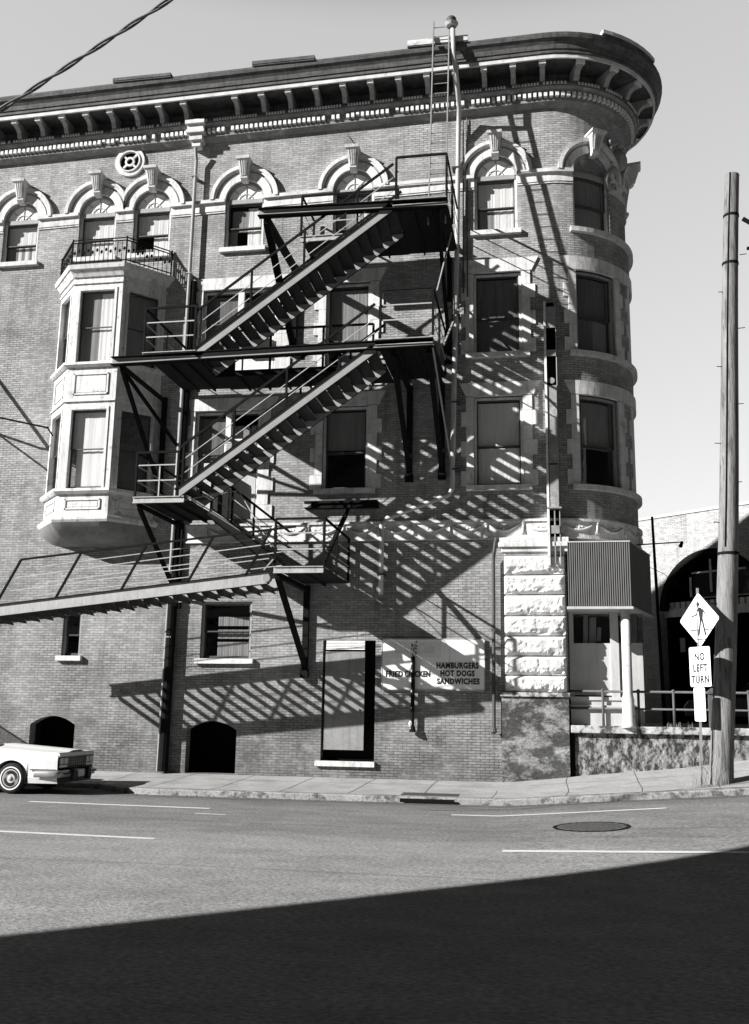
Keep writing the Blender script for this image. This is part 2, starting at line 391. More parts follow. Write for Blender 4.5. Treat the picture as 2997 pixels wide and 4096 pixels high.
tag(grid(zroad,xs,lambda x,t:-32+(ykerb(x)-.14+32)*t,34).build('road','asphalt',smooth=True),kind='structure')
tag(grid(lambda x,y:zroad(x,y)+.004,[x for x in xs if -60<x<60],lambda x,t:ykerb(x)-.5+.38*t,2).build('gutter','gutter'),kind='structure')
tag(grid(zwalk,xs,lambda x,t:ykerb(x)+.14+(.3-ykerb(x)-.14)*t,8).build('sidewalk','sidewalk',smooth=True),kind='structure')
k=MB()
for a,b in zip(xs,xs[1:]):
    if a<-60 or b>60: continue
    for (x0,x1) in ((a,b-.006),):
        j=[mnoise.noise(Vector((x*3,0,0)))*.012 for x in (x0,x1)]
        vs=[]
        for x,jj in ((x0,j[0]),(x1,j[1])):
            y=ykerb(x); z=zwalk(x,y)+jj*.3
            vs+=[(x,y-.15,zroad(x,y)-.05),(x,y-.15+jj,z-.02),(x,y-.12,z),(x,y+.145,z),(x,y+.145,z-.2)]
        k.add(vs,[(i,i+5,i+6,i+1) for i in range(4)]+[(0,1,2,3,4),(9,8,7,6,5)])
tag(k.build('kerb','kerb'),kind='structure')
# sidewalk joints and cracks
def strip(mb,pts,wd,zf,dz=.004):
    for (a,b) in zip(pts,pts[1:]):
        n=max(1,int((Vector(b)-Vector(a)).length/.3)); 
        d=(Vector(b)-Vector(a)).normalized(); nn=Vector((-d.y,d.x))*wd/2
        for i in range(n):
            p=Vector(a).lerp(Vector(b),i/n); q=Vector(a).lerp(Vector(b),(i+1)/n)
            vs=[(p.x-nn.x,p.y-nn.y),(q.x-nn.x,q.y-nn.y),(q.x+nn.x,q.y+nn.y),(p.x+nn.x,p.y+nn.y)]
            mb.add([(x,y,zf(x,y)+dz) for x,y in vs],[(0,1,2,3)])
j=MB()
for i in range(-14,8):
    x=i*1.55+.3; a=[(x-.05,ykerb(x)+.16)]
    for t in (.25,.5,.75): a.append((x+random.uniform(-.03,.03),ykerb(x)*(1-t)-.05))
    a.append((x+.03,-.02)); strip(j,a,.014,zwalk)
strip(j,[(-13,-.95),(-7,-1.1),(-3,-1.0),(2,-1.15),(7,-1.1)],.014,zwalk)
strip(j,[(-5.5,-2.2),(-5.2,-1.7),(-5.05,-1.3),(-4.6,-.8)],.012,zwalk)
tag(j.build('sidewalk_joints','crack'),kind='structure')
# lane lines
def lane(x0,y0,x1,y1,wd):
    mb=MB(); n=max(2,int(abs(x1-x0)/.4))
    for i in range(n):
        xa=x0+(x1-x0)*i/n; xb=x0+(x1-x0)*(i+1)/n; ya=y0+(y1-y0)*i/n; yb=y0+(y1-y0)*(i+1)/n
        mb.add([(xa,ya-wd/2,zroad(xa,ya)+.005),(xb,yb-wd/2,zroad(xb,yb)+.005),(xb,yb+wd/2,zroad(xb,yb)+.005),(xa,ya+wd/2,zroad(xa,ya)+.005)],[(0,1,2,3)])
    tag(mb.build('lane_line','line_paint'),kind='structure')
lane(-10.4,-5.78,-6.55,-5.95,.16); lane(-16.5,-5.6,-13.2,-5.7,.16); lane(-1.9,-5.62,2.05,-5.3,.15); lane(6.5,-5.3,10.5,-5.3,.15)
lane(-9.9,-10.3,-5.8,-10.53,.16); lane(-.72,-10.42,4.2,-10.1,.2); lane(-6.5,-6.9,-5.9,-6.95,.08)
# earth sheet to the horizon and the raised street behind the retaining wall
g=MB(); g.add([(-900,-900,-.12),(900,-900,-.12),(900,900,-.12),(-900,900,-.12)],[(0,1,2,3)]); tag(g.build('ground','earth'),kind='structure')
g=MB(); g.box(.62,120,.32,4.9,-.1,1.58); g.box(-120,120,4.9,260,-.1,1.58); tag(g.build('upper_street','asphalt'),kind='structure')
# ================================================================== the corner building
UE=XC+PI*R+22.1         # back to X=-22
B=thing('corner_building','four storey brick corner building with white bay window, bracketed cornice and rounded end','building',(-8,0,0))
slope=lambda u:.021*(min(u,XC+4)+15.5)
imp=lambda u:16.02+.02*(min(u,0)+15.8)
curve=[XC+i*.22 for i in range(0,34)]
W4=[(-15.25,1.12),(-12.83,1.14),(-11.14,1.14),(-8.36,1.14),(-5.2,1.16),(-1.25,1.16),(1.42,1.2),(3.5,1.2)]
ops=[]
for u,wd in W4:
    zb=14.15 if abs(u+5.2)<.01 else 14.68
    ops.append((u-wd/2,u+wd/2,zb,imp(u),wd/2))
RC=[(-1.87,-.6,11.2,13.46,None),(-1.87,-.6,7.62,10.0,None),(-5.9,-4.67,10.45,13.42,None),(-5.9,-4.67,7.62,9.89,None),
    (-9.45,-7.3,11.0,13.42,None),(-9.5,-7.66,6.86,9.88,None),(.83,2.08,11.2,13.46,None),(.83,2.08,7.62,10.0,None),
    (2.95,4.2,11.2,13.46,None),(2.95,4.2,7.62,10.0,None)]
ops+=RC
GW=(-9.05,-7.68,3.17,4.66,None); GS=(-12.95,-12.43,3.22,4.4,None); GD=(-5.75,-4.38,.66,3.66,None)
AL=(-13.67,-12.4,.27,1.42,.22); AR=(-9.3,-7.96,.27,1.36,.22); SF=(.42,3.4,1.62,5.8,None)
ops+=[GW,GS,GD,AL,AR,SF]
wall=MB().sheet(F,-22,XC+PI*R,0,19.0,ops,brk=curve,reveal=.3)
def back(u0,u1,z0,z1): wall.add([F(u0,z0),F(u1,z0),F(u1,z1),F(u0,z1)],[(0,1,2,3)],[(u0,z0),(u1,z0),(u1,z1),(u0,z1)])
back(XC+PI*R,UE,0,19.0)
wall.add([(-22,2*R,0),(-22,0,0),(-22,0,19),(-22,2*R,19)],[(0,1,2,3)],[(0,0),(4.6,0),(4.6,19),(0,19)])
wall.build('wall','brick',B)
rf=MB(); ol=[F(u,18.9) for u in [-22]+curve[:33]+[XC+PI*R,UE-.1]]; rf.add(ol,[tuple(range(len(ol)))]); rf.build('roof','cornice_dark',B)
# dark rooms behind the openings
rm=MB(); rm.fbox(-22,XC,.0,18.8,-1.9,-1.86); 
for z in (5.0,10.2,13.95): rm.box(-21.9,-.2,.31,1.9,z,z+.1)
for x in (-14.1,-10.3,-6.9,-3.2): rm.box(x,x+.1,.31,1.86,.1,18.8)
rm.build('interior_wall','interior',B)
# ---- cornice
us=[-22,-16,-12,-9.85,-6,-2,XC]+curve[1:33]+[XC+PI*R,XC+PI*R+3,UE]
MB().sweep([(0,17.9),(.16,17.97),(.2,17.99),(.2,18.06),(.16,18.07),(.16,18.25),(.33,18.28),(.37,18.33)],us,slope).build('dentil_band','band',B)
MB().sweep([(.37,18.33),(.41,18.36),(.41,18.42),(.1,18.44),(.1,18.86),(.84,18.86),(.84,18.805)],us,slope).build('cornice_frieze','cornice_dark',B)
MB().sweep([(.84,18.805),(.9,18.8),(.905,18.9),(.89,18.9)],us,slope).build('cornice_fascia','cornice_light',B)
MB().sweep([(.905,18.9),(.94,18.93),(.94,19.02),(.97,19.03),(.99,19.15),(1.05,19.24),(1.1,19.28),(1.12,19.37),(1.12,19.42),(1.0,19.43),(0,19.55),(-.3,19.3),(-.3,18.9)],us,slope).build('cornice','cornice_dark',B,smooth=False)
d=MB(); u=-21.9; random.seed(3)
while u<XC+4.2:
    q=random.random()
    if q>.05:
        z=slope(u); hh=.13 if q>.12 else .07
        d.fbox(u,u+.082,18.22-hh+z,18.22+z,.15,.29)
    u+=.141
d.build('dentil_pattern','dentil',B)
eg=MB(); u=-21.9
while u<XC+3.8:
    z=slope(u); n=int(((u+22)/.78)%1*10)
    if 3<=n or random.random()<.3: eg.fbox(u,u+.05,18.36+z,18.425+z,.405,.43)
    u+=.082
eg.build('egg_pattern','cornice_light',B)
def bracket(u,dk=0):
    z=slope(u); mb=MB(); prof=[(.1,18.44),(.42,18.46),(.46,18.5),(.5,18.6),(.6,18.68),(.78,18.7),(.78,18.85),(.1,18.85)]
    hw=.065; a=[F(u-hw,zz+z,p) for p,zz in prof]; b=[F(u+hw,zz+z,p) for p,zz in prof]; n=len(prof)
    mb.add(a+b,[tuple(range(n)),tuple(range(2*n-1,n-1,-1))]+[(i,i+n,(i+1)%n+n,(i+1)%n) for i in range(n)])
    o=mb.build('bracket','trim_grey',B); MB().fbox(u-.085,u+.085,18.715+z,18.835+z,.72,.83).build('bracket_cap','dentil',o)
u=-21.27
while u<-9.4: bracket(u); u+=.746
u=-8.55
while u<XC+4.8: bracket(u); u+=.783
# lifted boards on the cornice edge
for (a,b,hh) in ((-19.9,-17.2,.1),(-12.1,-10.35,.09),(-7.95,-6.15,.1),(-3.55,-1.9,.16),(1.2,2.6,.1)):
    z=slope(a); o=MB().fbox(a,b,19.43+z,19.45+z,.2,1.16).build('roof_panel','cornice_dark',B)
    MB().fbox(a,b,19.47+z,19.47+hh+z,1.0,1.17).build('panel_lip','cornice_light' if a>-3 or a>-4 else 'cornice_dark',o)
# leader box at the downspout head
lb=MB(); 
for k_,(w_,z0,z1,p) in enumerate(((.36,18.3,18.42,.5),(.3,18.15,18.3,.42),(.34,18.05,18.15,.44),(.24,17.86,18.05,.36),(.16,17.7,17.86,.28))): w_*=.8; lb.fbox(-9.82-w_,-9.82+w_,z0+.12,z1+.12,0.02,p)
lb.build('leader_box','cornice_light',B)
# ---- impost band between the arched windows
ib=MB(); it=MB(); prev=-22
for u,wd in W4+[(99,0)]:
    a=prev; b=min(u-wd/2,XC+5); 
    if b>a:
        za,zb=imp(a),imp(b); ib=MB(); it=MB(); ib.fbox(a,b,za-.31,za-.07,0,.05,z0b=zb-.31,z1b=zb-.07); ib.fbox(a,b,za-.36,za-.33,0,.03,z0b=zb-.36,z1b=zb-.33)
        it.fbox(a,b,za-.07,za+.03,0,.13,z0b=zb-.07,z1b=zb+.03)
        o=ib.build('impost_band','stone',B); it.build('impost_moulding','cornice_light',o)
    prev=u+wd/2
# ---- window helpers
def curtains(w,u0,u1,z0,z1,spec,p=-.235):
    for (a0,a1,b0,b1,mk) in spec:
        mb=MB(); n=max(6,int((a1-a0)*26)); us_=[u0+(u1-u0)*(a0+(a1-a0)*i/n) for i in range(n+1)]
        za,zb=z0+(z1-z0)*b0,z0+(z1-z0)*b1; vs=[]
        for i,u in enumerate(us_):
            pp=p+.004*math.sin(i*1.1)+.003*math.sin(i*2.7); vs+=[F(u,za,pp),F(u,zb,pp+.01)]
        mb.add(vs,[(2*i,2*i+2,2*i+3,2*i+1) for i in range(n)]); mb.build('curtain',mk,w)
def sash(w,u0,u1,z0,z1,rail=.5,m='white_paint'):
    zm=z0+(z1-z0)*rail; s=MB(); t=.035
    for (a,b,c,d,p) in ((u0,u1,zm-.015,zm+.015,-.1),(u0,u0+t,zm,z1,-.1),(u1-t,u1,zm,z1,-.1),(u0,u1,z1-t,z1,-.1)): s.fbox(a,b,c,d,p-.04,p)
    for (a,b,c,d,p) in ((u0,u1,zm-.035,zm-.0,-.145),(u0,u0+t,z0,zm,-.145),(u1-t,u1,z0,zm,-.145),(u0,u1,z0,z0+.08,-.145)): s.fbox(a,b,c,d,p-.04,p)
    s.build('sash','sash_shade',w)
    g=MB()
    for (a,b,p) in ((zm,z1,-.125),(z0,zm,-.17)):
        n=1 if u1<XC else 6
        for i in range(n):
            ua=u0+(u1-u0)*i/n; ub=u0+(u1-u0)*(i+1)/n; g.add([F(ua,a,p),F(ub,a,p),F(ub,b,p),F(ua,b,p)],[(0,1,2,3)])
    g.build('pane','glass',w)
def frame(u0,u1,z0,z1,lab=None,m='white_paint',t=.07):
    mb=MB(); 
    for (a,b,c,d) in ((u0+.003,u0+t,z0,z1),(u1-t,u1-.003,z0,z1),(u0+t,u1-t,z1-t,z1-.003)): mb.fbox(a,b,c,d,-.22,-.07)
    w=mb.build('window',m,B); 
    if lab: w['label']=lab
    return w
def arched(u,wd,spec,lab=None,dim=False,clip=(-1e9,1e9),door=False):
    zi=imp(u); u0,u1=u-wd/2,u+wd/2; zs=14.15 if door else 14.68
    w=frame(u0,u1,zs,zi+.02,lab)
    a=MB(); a.ring(u,zi,wd/2-.07,wd/2-.003,-.22,-.07); a.fbox(u0+.07,u1-.07,zi-.1,zi+.03,-.24,-.04); a.build('transom','trim_grey',w)
    f=MB(); n=14; vs=[F(u,zi,-.1)]+[F(u+(wd/2-.06)*math.cos(PI*i/n),zi+(wd/2-.06)*math.sin(PI*i/n),-.1) for i in range(n+1)]
    f.add(vs,[(0,i+1,i+2) for i in range(n)]); f.build('fanlight','milk_shade' if dim else 'milk_glass',w)
    mu=MB(); mu.ring(u,zi,.2,.225,-.1,-.08,n=12)
    for t in (.25,.5,.75):
        c,s_=math.cos(PI*t),math.sin(PI*t); mu.bar(F(u,zi,-.09),F(u+.5*c,zi+.5*s_,-.09),.02,.022,up=(0,1,0))
    mu.build('muntin','trim_grey',w)
    sash(w,u0+.07,u1-.07,zs,zi-.1,.47)
    curtains(w,u0+.07,u1-.07,zs,zi-.1,spec)
    if not door and u<3: MB().fbox(u0-.1,u1+.1+(2.1 if u>0 else 0),14.55,14.68,-.3,.12).build('sill','stone',w)
    h=MB(); lo,hi=clip
    h.ring(u,zi+.0,wd/2+.0,.8,-.02,.07,n=24,umin=lo,umax=hi); h.build('arch_hood','stone',w)
    h=MB(); h.ring(u,zi,.8,.9,0,.04,n=24,umin=lo,umax=hi); h.build('arch_shade_ring','trim_grey',w)  # grey ring: shade inside the lip put into the colour
    h=MB(); h.ring(u,zi,.9,1.0,0,.16,n=24,umin=lo,umax=hi); h.ring(u,zi,.86,.9,0,.1,n=24,umin=lo,umax=hi); h.build('arch_lip','stone',w)
    kz=zi; kb=MB(); p0,p1=.05,.3
    prof=[(kz+.48,.09,.14),(kz+.56,.1,.22),(kz+.7,.12,.24),(kz+.95,.16,.32),(kz+1.06,.17,.38),(kz+1.06,.2,.42),(kz+1.13,.2,.44)]
    vs=[]
    for z,hw,p in prof: vs+=[F(u-hw,z,0),F(u-hw,z,p),F(u+hw,z,p),F(u+hw,z,0)]
    m_=len(prof); fs=[(0,1,2,3),(4*m_-1,4*m_-2,4*m_-3,4*m_-4)]
    for i in range(m_-1):
        for jj in range(4): fs.append((4*i+jj,4*i+4+jj,4*i+4+(jj+1)%4,4*i+(jj+1)%4))
    kb.add(vs,fs)
    for q in (-.09,-.03,.03,.09): kb.bar(F(u+q*.7,kz+.62,.235),F(u+q*1.1,kz+1.02,.36),.025,.03)
    kb.build('keystone','stone',w)
    return w
L_,G_,D_='curtain','curtain_grey','curtain_and_reflection'
full=[(0,1,0,.97,L_)]
arched(*W4[0],[(0,1,.5,.98,L_),(0,1,0,.47,G_),(.35,.95,0,.47,L_)],'arched window at the left edge of the photo')
arched(*W4[1],[(0,1,.0,.98,L_)],'left window of the arched pair above the bay',clip=(-99,-11.99))
arched(*W4[2],[(0,1,.5,.98,L_),(.5,1,0,.47,L_),(0,.45,0,.2,G_)],'right window of the arched pair above the bay',clip=(-11.98,99))
arched(*W4[3],[(.08,.6,.42,.9,G_),(.55,.97,0,.95,L_),(.0,.25,.0,.5,G_)],'arched window with torn drapes right of the downspout')
arched(*W4[4],[(0,1,.3,.98,G_),(.5,.95,.5,.98,L_)],'arched doorway behind the top fire escape landing',door=True)
arched(*W4[5],[(0,1,.49,.98,L_),(.45,.97,0,.47,L_),(.05,.45,0,.46,G_)],'arched window right of the tall vent pipe')
arched(*W4[6],[(0,1,0,.98,G_)],'arched window on the rounded corner',dim=True)  # grey curtain and fanlight carry the corner's shade in their colour
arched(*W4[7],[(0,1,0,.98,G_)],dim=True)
def stone_window(u0,u1,z0,z1,spec,lab=None,lint=True,left=.2,right=.24,sill=True,lz=.37,lw=.18,rail=.46,quoin=True,ext=0):
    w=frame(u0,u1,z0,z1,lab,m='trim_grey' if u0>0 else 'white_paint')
    sash(w,u0+.07,u1-.07,z0,z1-.07,rail,'trim_grey')
    curtains(w,u0+.07,u1-.07,z0,z1-.07,spec)
    if sill: MB().fbox(u0-left,u1+right-.03+ext,z0-.13,z0,-.3,.12).build('sill','stone',w)
    if lint:
        m_=MB(); n=1 if u1<XC else 10; vs=[]
        ub0,ub1,ut0,ut1=u0-left,u1+right+.04+ext,u0-left-lw,u1+right+lw+.04+ext; n=n if not ext else 20
        for i in range(n+1):
            t=i/n; a=ub0+(ub1-ub0)*t; b=ut0+(ut1-ut0)*t; zb=z1+.02
            vs+=[F(a,zb,.05),F(b,zb+lz,.05),F(b,zb+lz,-.02),F(a,zb,-.02)]
        fs=[(0,1,2,3),(4*n+3,4*n+2,4*n+1,4*n)]
        for i in range(n):
            for jj in range(4): fs.append((4*i+jj,4*i+4+jj,4*i+4+(jj+1)%4,4*i+(jj+1)%4))
        m_.add(vs,fs); m_.fbox(u0,u1,z1-.0,z1+.02,-.3,.02); m_.build('lintel','stone',w)
    if quoin:
        nb=int((z1-z0)/.34); h=(z1-z0)/nb
        for i in range(nb):
            e=.13 if i%2==0 else 0
            MB().fbox(u0-left-e,u0-.0,z0+i*h+.004,z0+(i+1)*h-.003,-.02,.045).build('quoin','stone',w); MB().fbox(u1+.0,u1+right+e,z0+i*h+.004,z0+(i+1)*h-.003,-.02,.045).build('quoin','stone',w)
    return w
stone_window(*RC[0][:4],[(0,1,0,.98,D_)],'third floor window right of the fire escape')  # grey sheet behind the glass stands in for a dim reflection
stone_window(*RC[1][:4],[(0,1,0,.98,L_)],'second floor window with pale blinds')
stone_window(*RC[2][:4],[(0,1,.45,.98,G_),(.25,.95,0,.45,G_)],'third floor window behind the landing',sill=False)
stone_window(*RC[3][:4],[(0,1,.5,.98,G_)],'second floor window with a half drawn blind')
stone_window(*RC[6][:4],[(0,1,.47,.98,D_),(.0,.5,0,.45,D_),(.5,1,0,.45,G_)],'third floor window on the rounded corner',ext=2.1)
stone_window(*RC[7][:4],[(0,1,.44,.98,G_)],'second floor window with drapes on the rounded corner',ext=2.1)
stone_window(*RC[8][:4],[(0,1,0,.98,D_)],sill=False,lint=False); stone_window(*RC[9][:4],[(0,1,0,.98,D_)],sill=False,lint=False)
for (o_,lab,base) in ((RC[4],'wide third floor opening behind the stair',False),(RC[5],'tall second floor exit behind the stair',True)):
    u0,u1,z0,z1=o_[:4]
    w=stone_window(u0,u1,z0,z1,[(0,.47,.25,.98,D_),(.53,.95,.3,.9,G_)],lab,sill=not base,lz=.34,left=.12,right=.3,rail=.62)
    MB().fbox(u0+(u1-u0)*.47,u0+(u1-u0)*.55,z0,z1-.07,-.14,-.03).build('mullion','white_paint',w)
    MB().fbox(u0+(u1-u0)*.57,u1-.08,z0+.02,z0+(z1-z0)*.42,-.1,-.06).build('lower_panel','panel_board' if base else 'white_paint',w)
# frieze with festoons
fr=MB().fbox(-9.6,XC+4.2,6.24,6.7,0,.05); fr.fbox(-9.6,XC+4.2,6.66,6.72,.0,.1); fr.fbox(-9.6,XC+4.2,6.22,6.26,.0,.07)
fr.build('frieze','stone',B)
orn=MB(); u=-9.0
while u<3.6:
    pts=[F(u+.08+.74*t/8,6.58-.15*math.sin(PI*t/8),.06) for t in range(9)]
    orn.tube(pts,[.02+.022*math.sin(PI*t/8) for t in range(9)],6)
    orn.bar(F(u,6.35,.06),F(u,6.62,.06),.05,.05); orn.sphere(F(u,6.62,.07),.05,1,.7,1,8,5); orn.bar(F(u-.04,6.34,.06),F(u-.01,6.5,.06),.03,.04); orn.bar(F(u+.05,6.34,.06),F(u+.01,6.5,.06),.03,.04)
    orn.sphere(F(u+.45,6.5,.06),.045,1,.6,1,8,5); orn.sphere(F(u+.37,6.52,.06),.03,1,.6,1,6,4); orn.sphere(F(u+.53,6.52,.06),.03,1,.6,1,6,4)
    u+=.93
orn.build('frieze_ornament','stone',B,smooth=True)
# round vent medallion
cx,cz=-11.93,17.63
md=MB(); md.ring(cx,cz,.34,.46,0,.07,0,2*PI,28); md.ring(cx,cz,.3,.34,0,.11,0,2*PI,28); md.build('medallion','stone',B)
mo=bpy.data.objects['medallion']
MB().ring(cx,cz,.0,.3,0,.015,0,2*PI,24).build('vent_opening','black',mo)
g_=MB(); g_.ring(cx,cz,.09,.15,.01,.07,0,2*PI,20)
for t in range(4): a=PI/4+t*PI/2; g_.bar(F(cx+.14*math.cos(a),cz+.14*math.sin(a),.04),F(cx+.3*math.cos(a),cz+.3*math.sin(a),.04),.06,.05,up=(0,1,0))
g_.build('vent_grille','stone',mo)
# cartouche on the round corner
ct=MB(); uc=2.46; zc_=17.1; KS=.55
ct.sphere(F(uc,zc_,.0),.3,1,.5,1.2,14,9)
for t in range(14):
    a=2*PI*t/14; ct.sphere(F(uc+.4*math.cos(a),zc_+.52*math.sin(a),.04),.085,1,.8,1,8,5)
for sgn in (-1,1):
    pts=[F(uc+sgn*(.2+.38*math.sin(t*.42)),zc_-.3-.13*t,.04+.02*math.sin(t)) for t in range(7)]; ct.tube(pts,[.08,.085,.08,.075,.07,.06,.04],7)
    ct.ring(uc+sgn*.34,zc_+.42,.05,.11,0,.11,0,2*PI,10); ct.ring(uc+sgn*.3,zc_-.95,.05,.1,0,.1,0,2*PI,10)
ct.sphere(F(uc,zc_+.1,.13),.12,1,.8,1.2,10,7); ct.sphere(F(uc,zc_-.55,.06),.11,1,1,1,8,5)
ct.build('cartouche','trim_grey',B,smooth=True)
# ---- ground floor
def simple_win(o_,lab,grey,sillm='stone'):
    u0,u1,z0,z1=o_[:4]; w=frame(u0,u1,z0,z1,lab,m='trim_grey',t=.06); sash(w,u0+.06,u1-.06,z0,z1-.06,.5,'trim_grey')
    MB().fbox(u0-.1,u1+.1,z0-.13,z0,-.3,.12).build('sill',sillm,w); return w
w=simple_win(GW,'ground floor window with sagging sheets inside','g'); curtains(w,-8.65,-7.74,3.2,4.4,[(0,1,.0,.35,G_),(0,1,.42,.62,G_),(0,1,.7,.9,G_)])
simple_win(GS,'narrow window under the swing stair','g')
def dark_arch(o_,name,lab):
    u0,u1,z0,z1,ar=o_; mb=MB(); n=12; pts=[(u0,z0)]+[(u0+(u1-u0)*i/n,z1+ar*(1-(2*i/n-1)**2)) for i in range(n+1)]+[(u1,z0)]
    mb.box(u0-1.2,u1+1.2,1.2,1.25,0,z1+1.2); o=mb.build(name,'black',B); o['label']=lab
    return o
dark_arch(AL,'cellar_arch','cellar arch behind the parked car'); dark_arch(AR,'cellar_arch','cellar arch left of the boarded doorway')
dj=MB().fbox(-5.74,-4.39,.67,3.65,-.29,-.27); dr=dj.build('doorway','black',B); dr['label']='boarded doorway left of the food sign'
MB().fbox(-5.68,-4.66,.93,3.38,-.06,-.02).build('board','board_grey',dr)
s_=MB(); 
for i in range(6): s_.fbox(-5.66+.0,-4.66,3.42+i*.04,3.445+i*.04,-.03,.03-.006*i)
s_.build('blind_slats','curtain',dr); MB().fbox(-5.87,-4.36,.53,.66,-.3,.1).build('sill','stone',dr)
hd=MB(); hd.bar((-4.78,.0,1.75),(-4.78,0,1.95),.02,.03); hd.build('handle','steel_light',dr)
# rusticated corner pier
pr=MB().box(-1.21,.4,-.14,.3,.1,2.31); pr.build('pier_base','mottled',B)
po=MB(); po.box(-1.24,.43,-.2,.28,2.3,2.4); po.build('pier_coping','coping',B)
MB().box(-1.08,.33,-.06,.29,2.4,5.79).build('pier_shaft','stone',B)
zj=[2.4,2.81,3.28,3.77,4.27,4.79,5.29,5.79]
for i in range(7):
    z0,z1=zj[i]+.018,zj[i+1]-.018; nx,nz=60,22; mb=MB()
    for a in range(nz+1):
        for b in range(nx+1):
            fx=b/nx; fz=a/nz; x=-1.12+1.49*fx; z=z0+(z1-z0)*fz
            e=min(fx*1.49,(1-fx)*1.49,fz*(z1-z0),(1-fz)*(z1-z0)); e=min(1,e/.07)
            wx_,wz_=fx*1.49,fz*(z1-z0)
            chip=max(0,.2+mnoise.fractal(Vector((x*4.2+i*3,i*5.1,z*4)),1,2,4))*max(0,1-wz_/.19)+max(0,.1+mnoise.fractal(Vector((x*5,i*3.3,z*5)),1,2,4))*max(0,1-(1.49-wx_)/.16)
            top_=.35*max(0,mnoise.fractal(Vector((x*6+i*7,i*2.1,z*7)),1,2,4)-.12)
            d_=.05+e*(.11-.17*min(.7,chip)-.12*top_+.016*mnoise.fractal(Vector((x*5,i*4,z*3)),1,2,4))
            mb.v.append(Vector((x,-.06-d_,z)))
    mb.f=[(a*(nx+1)+b,a*(nx+1)+b+1,(a+1)*(nx+1)+b+1,(a+1)*(nx+1)+b) for a in range(nz) for b in range(nx)]
    o=len(mb.v); mb.box(-1.12,.37,-.11,.2,z0,z1); mb.build('rusticated_block','rock',B)
cp=MB(); cp.box(-1.12,.38,-.13,.29,5.79,5.86); cp.box(-1.18,.46,-.2,.29,5.86,5.98); cp.box(-1.25,.52,-.27,.29,5.98,6.1); cp.box(-1.22,.49,-.24,.29,6.1,6.22)
cp.build('pier_cap','stone',B,bevel=.015)
# storefront under the corrugated hood
st=MB().box(.45,.56,.25,.5,1.6,5.7); st.box(1.46,1.66,.45,.6,1.6,5.7); st.box(.56,1.46,.52,.56,4.38,4.6); sfo=st.build('storefront','panel_board',B)
MB().box(.56,1.46,.5,.54,2.36,3.64).build('panel','panel_board',sfo)
gg=MB(); gg.add([(.56,.53,3.66),(1.46,.53,3.66),(1.46,.53,4.4),(.56,.53,4.4)],[(0,1,2,3)]); gg.add([(1.66,.6,3.66),(2.3,.75,3.66),(2.3,.75,4.4),(1.66,.6,4.4)],[(0,1,2,3)]); gg.build('pane','glass',sfo)
cc=MB(); 
for (a,b,zb,zt) in ((.8,.92,3.66,4.36),(.95,1.12,3.66,4.3),(1.14,1.24,3.7,4.05)):
    cc.prism([(a,.68,zb),(b,.66,zb),(b+.02,.68,zt),(a+.03,.7,zt)],(0,.02,0))
cc.build('curtain','curtain_grey',sfo)
MB().box(1.66,2.25,.66,.7,1.6,3.66).build('side_panel','panel_board',sfo)
pl=MB().box(.46,1.7,.2,.5,1.6,2.05); pl.box(.44,1.72,.14,.5,2.05,2.12); pl.box(.46,1.7,.22,.5,2.12,2.24); pl.box(.45,1.71,.18,.5,2.24,2.32); pl.build('planter_base','panel_board',sfo)
MB().box(.43,2.2,1.25,1.3,1.6,5.9).build('shop_interior','interior',sfo)
MB().box(.41,.53,-.04,.1,.2,1.45).build('gap_shade_strip','black',B)  # black strip: the dark of the gap put into the colour
pz=MB().tube([(1.8,-.12,1.6),(1.8,-.12,1.66),(1.8,-.12,1.72),(1.8,-.12,2.25),(1.8,-.12,2.4),(1.8,-.12,4.44)],[.17,.16,.15,.145,.115,.11],14); pz.build('post','white_paint',B,smooth=True)
MB().tube([(2.05,.9,1.6),(2.05,.9,2.3),(2.05,.9,2.42),(2.05,.9,4.44)],[.15,.14,.1,.1],12).build('post','trim_grey',B,smooth=True)
# corrugated hood
def corr(A,Bp,z0,z1,pitch=.052):
    A=Vector(A);Bp=Vector(Bp);Ln=(Bp-A).length; n=int(Ln/pitch*4); d_=(Bp-A)/Ln; nn=Vector((d_.y,-d_.x)); vs=[]
    for i in range(n+1):
        q=A+d_*Ln*i/n+nn*(.014*(1 if i%4 in(0,1) else -1)); vs+=[(q.x,q.y,z0),(q.x,q.y,z1)]
    return MB().add(vs,[(2*i,2*i+2,2*i+3,2*i+1) for i in range(n)])
hA,hB,hC=(.45,-.42),(1.93,-.42),(2.62,1.9)
hm=corr(hA,hB,4.45,6.04); hm.f+=[]; h2=corr(hB,hC,4.45,6.04); hm.add(h2.v,h2.f); hm.add([(.45,-.42,4.45),(.45,.3,4.45),(.45,.3,6.04),(.45,-.42,6.04)],[(0,1,2,3)])
hood=hm.build('awning_hood','corrugated',B)
tp=MB().prism([(.44,-.44,6.04),(1.95,-.44,6.04),(2.65,1.92,6.04),(.5,1.0,6.04)],(0,0,.03)); tp.build('hood_top','panel_board',hood); tp=MB().prism([(.4,-.47,4.4),(1.97,-.47,4.4),(2.66,1.95,4.4),(.45,1.0,4.4)],(0,0,.06)); tp.build('soffit','panel_board',hood)
# wires and conduits on the wall
cd=MB().tube([(-2.02,-.05,18.1),(-2.02,-.05,12.8)],.018,5); cd.tube([(-5.4,-.03,17.9),(-5.2,-.03,17.6),(-5.1,-.03,17.4)],.01,4); cd.build('conduit','pipe_dark',B)
MB().tube([(-15.2,-.02,6.6),(-15.3,-.02,5.0),(-15.35,-.02,3.2)],.012,5).build('conduit','pipe_dark',B)
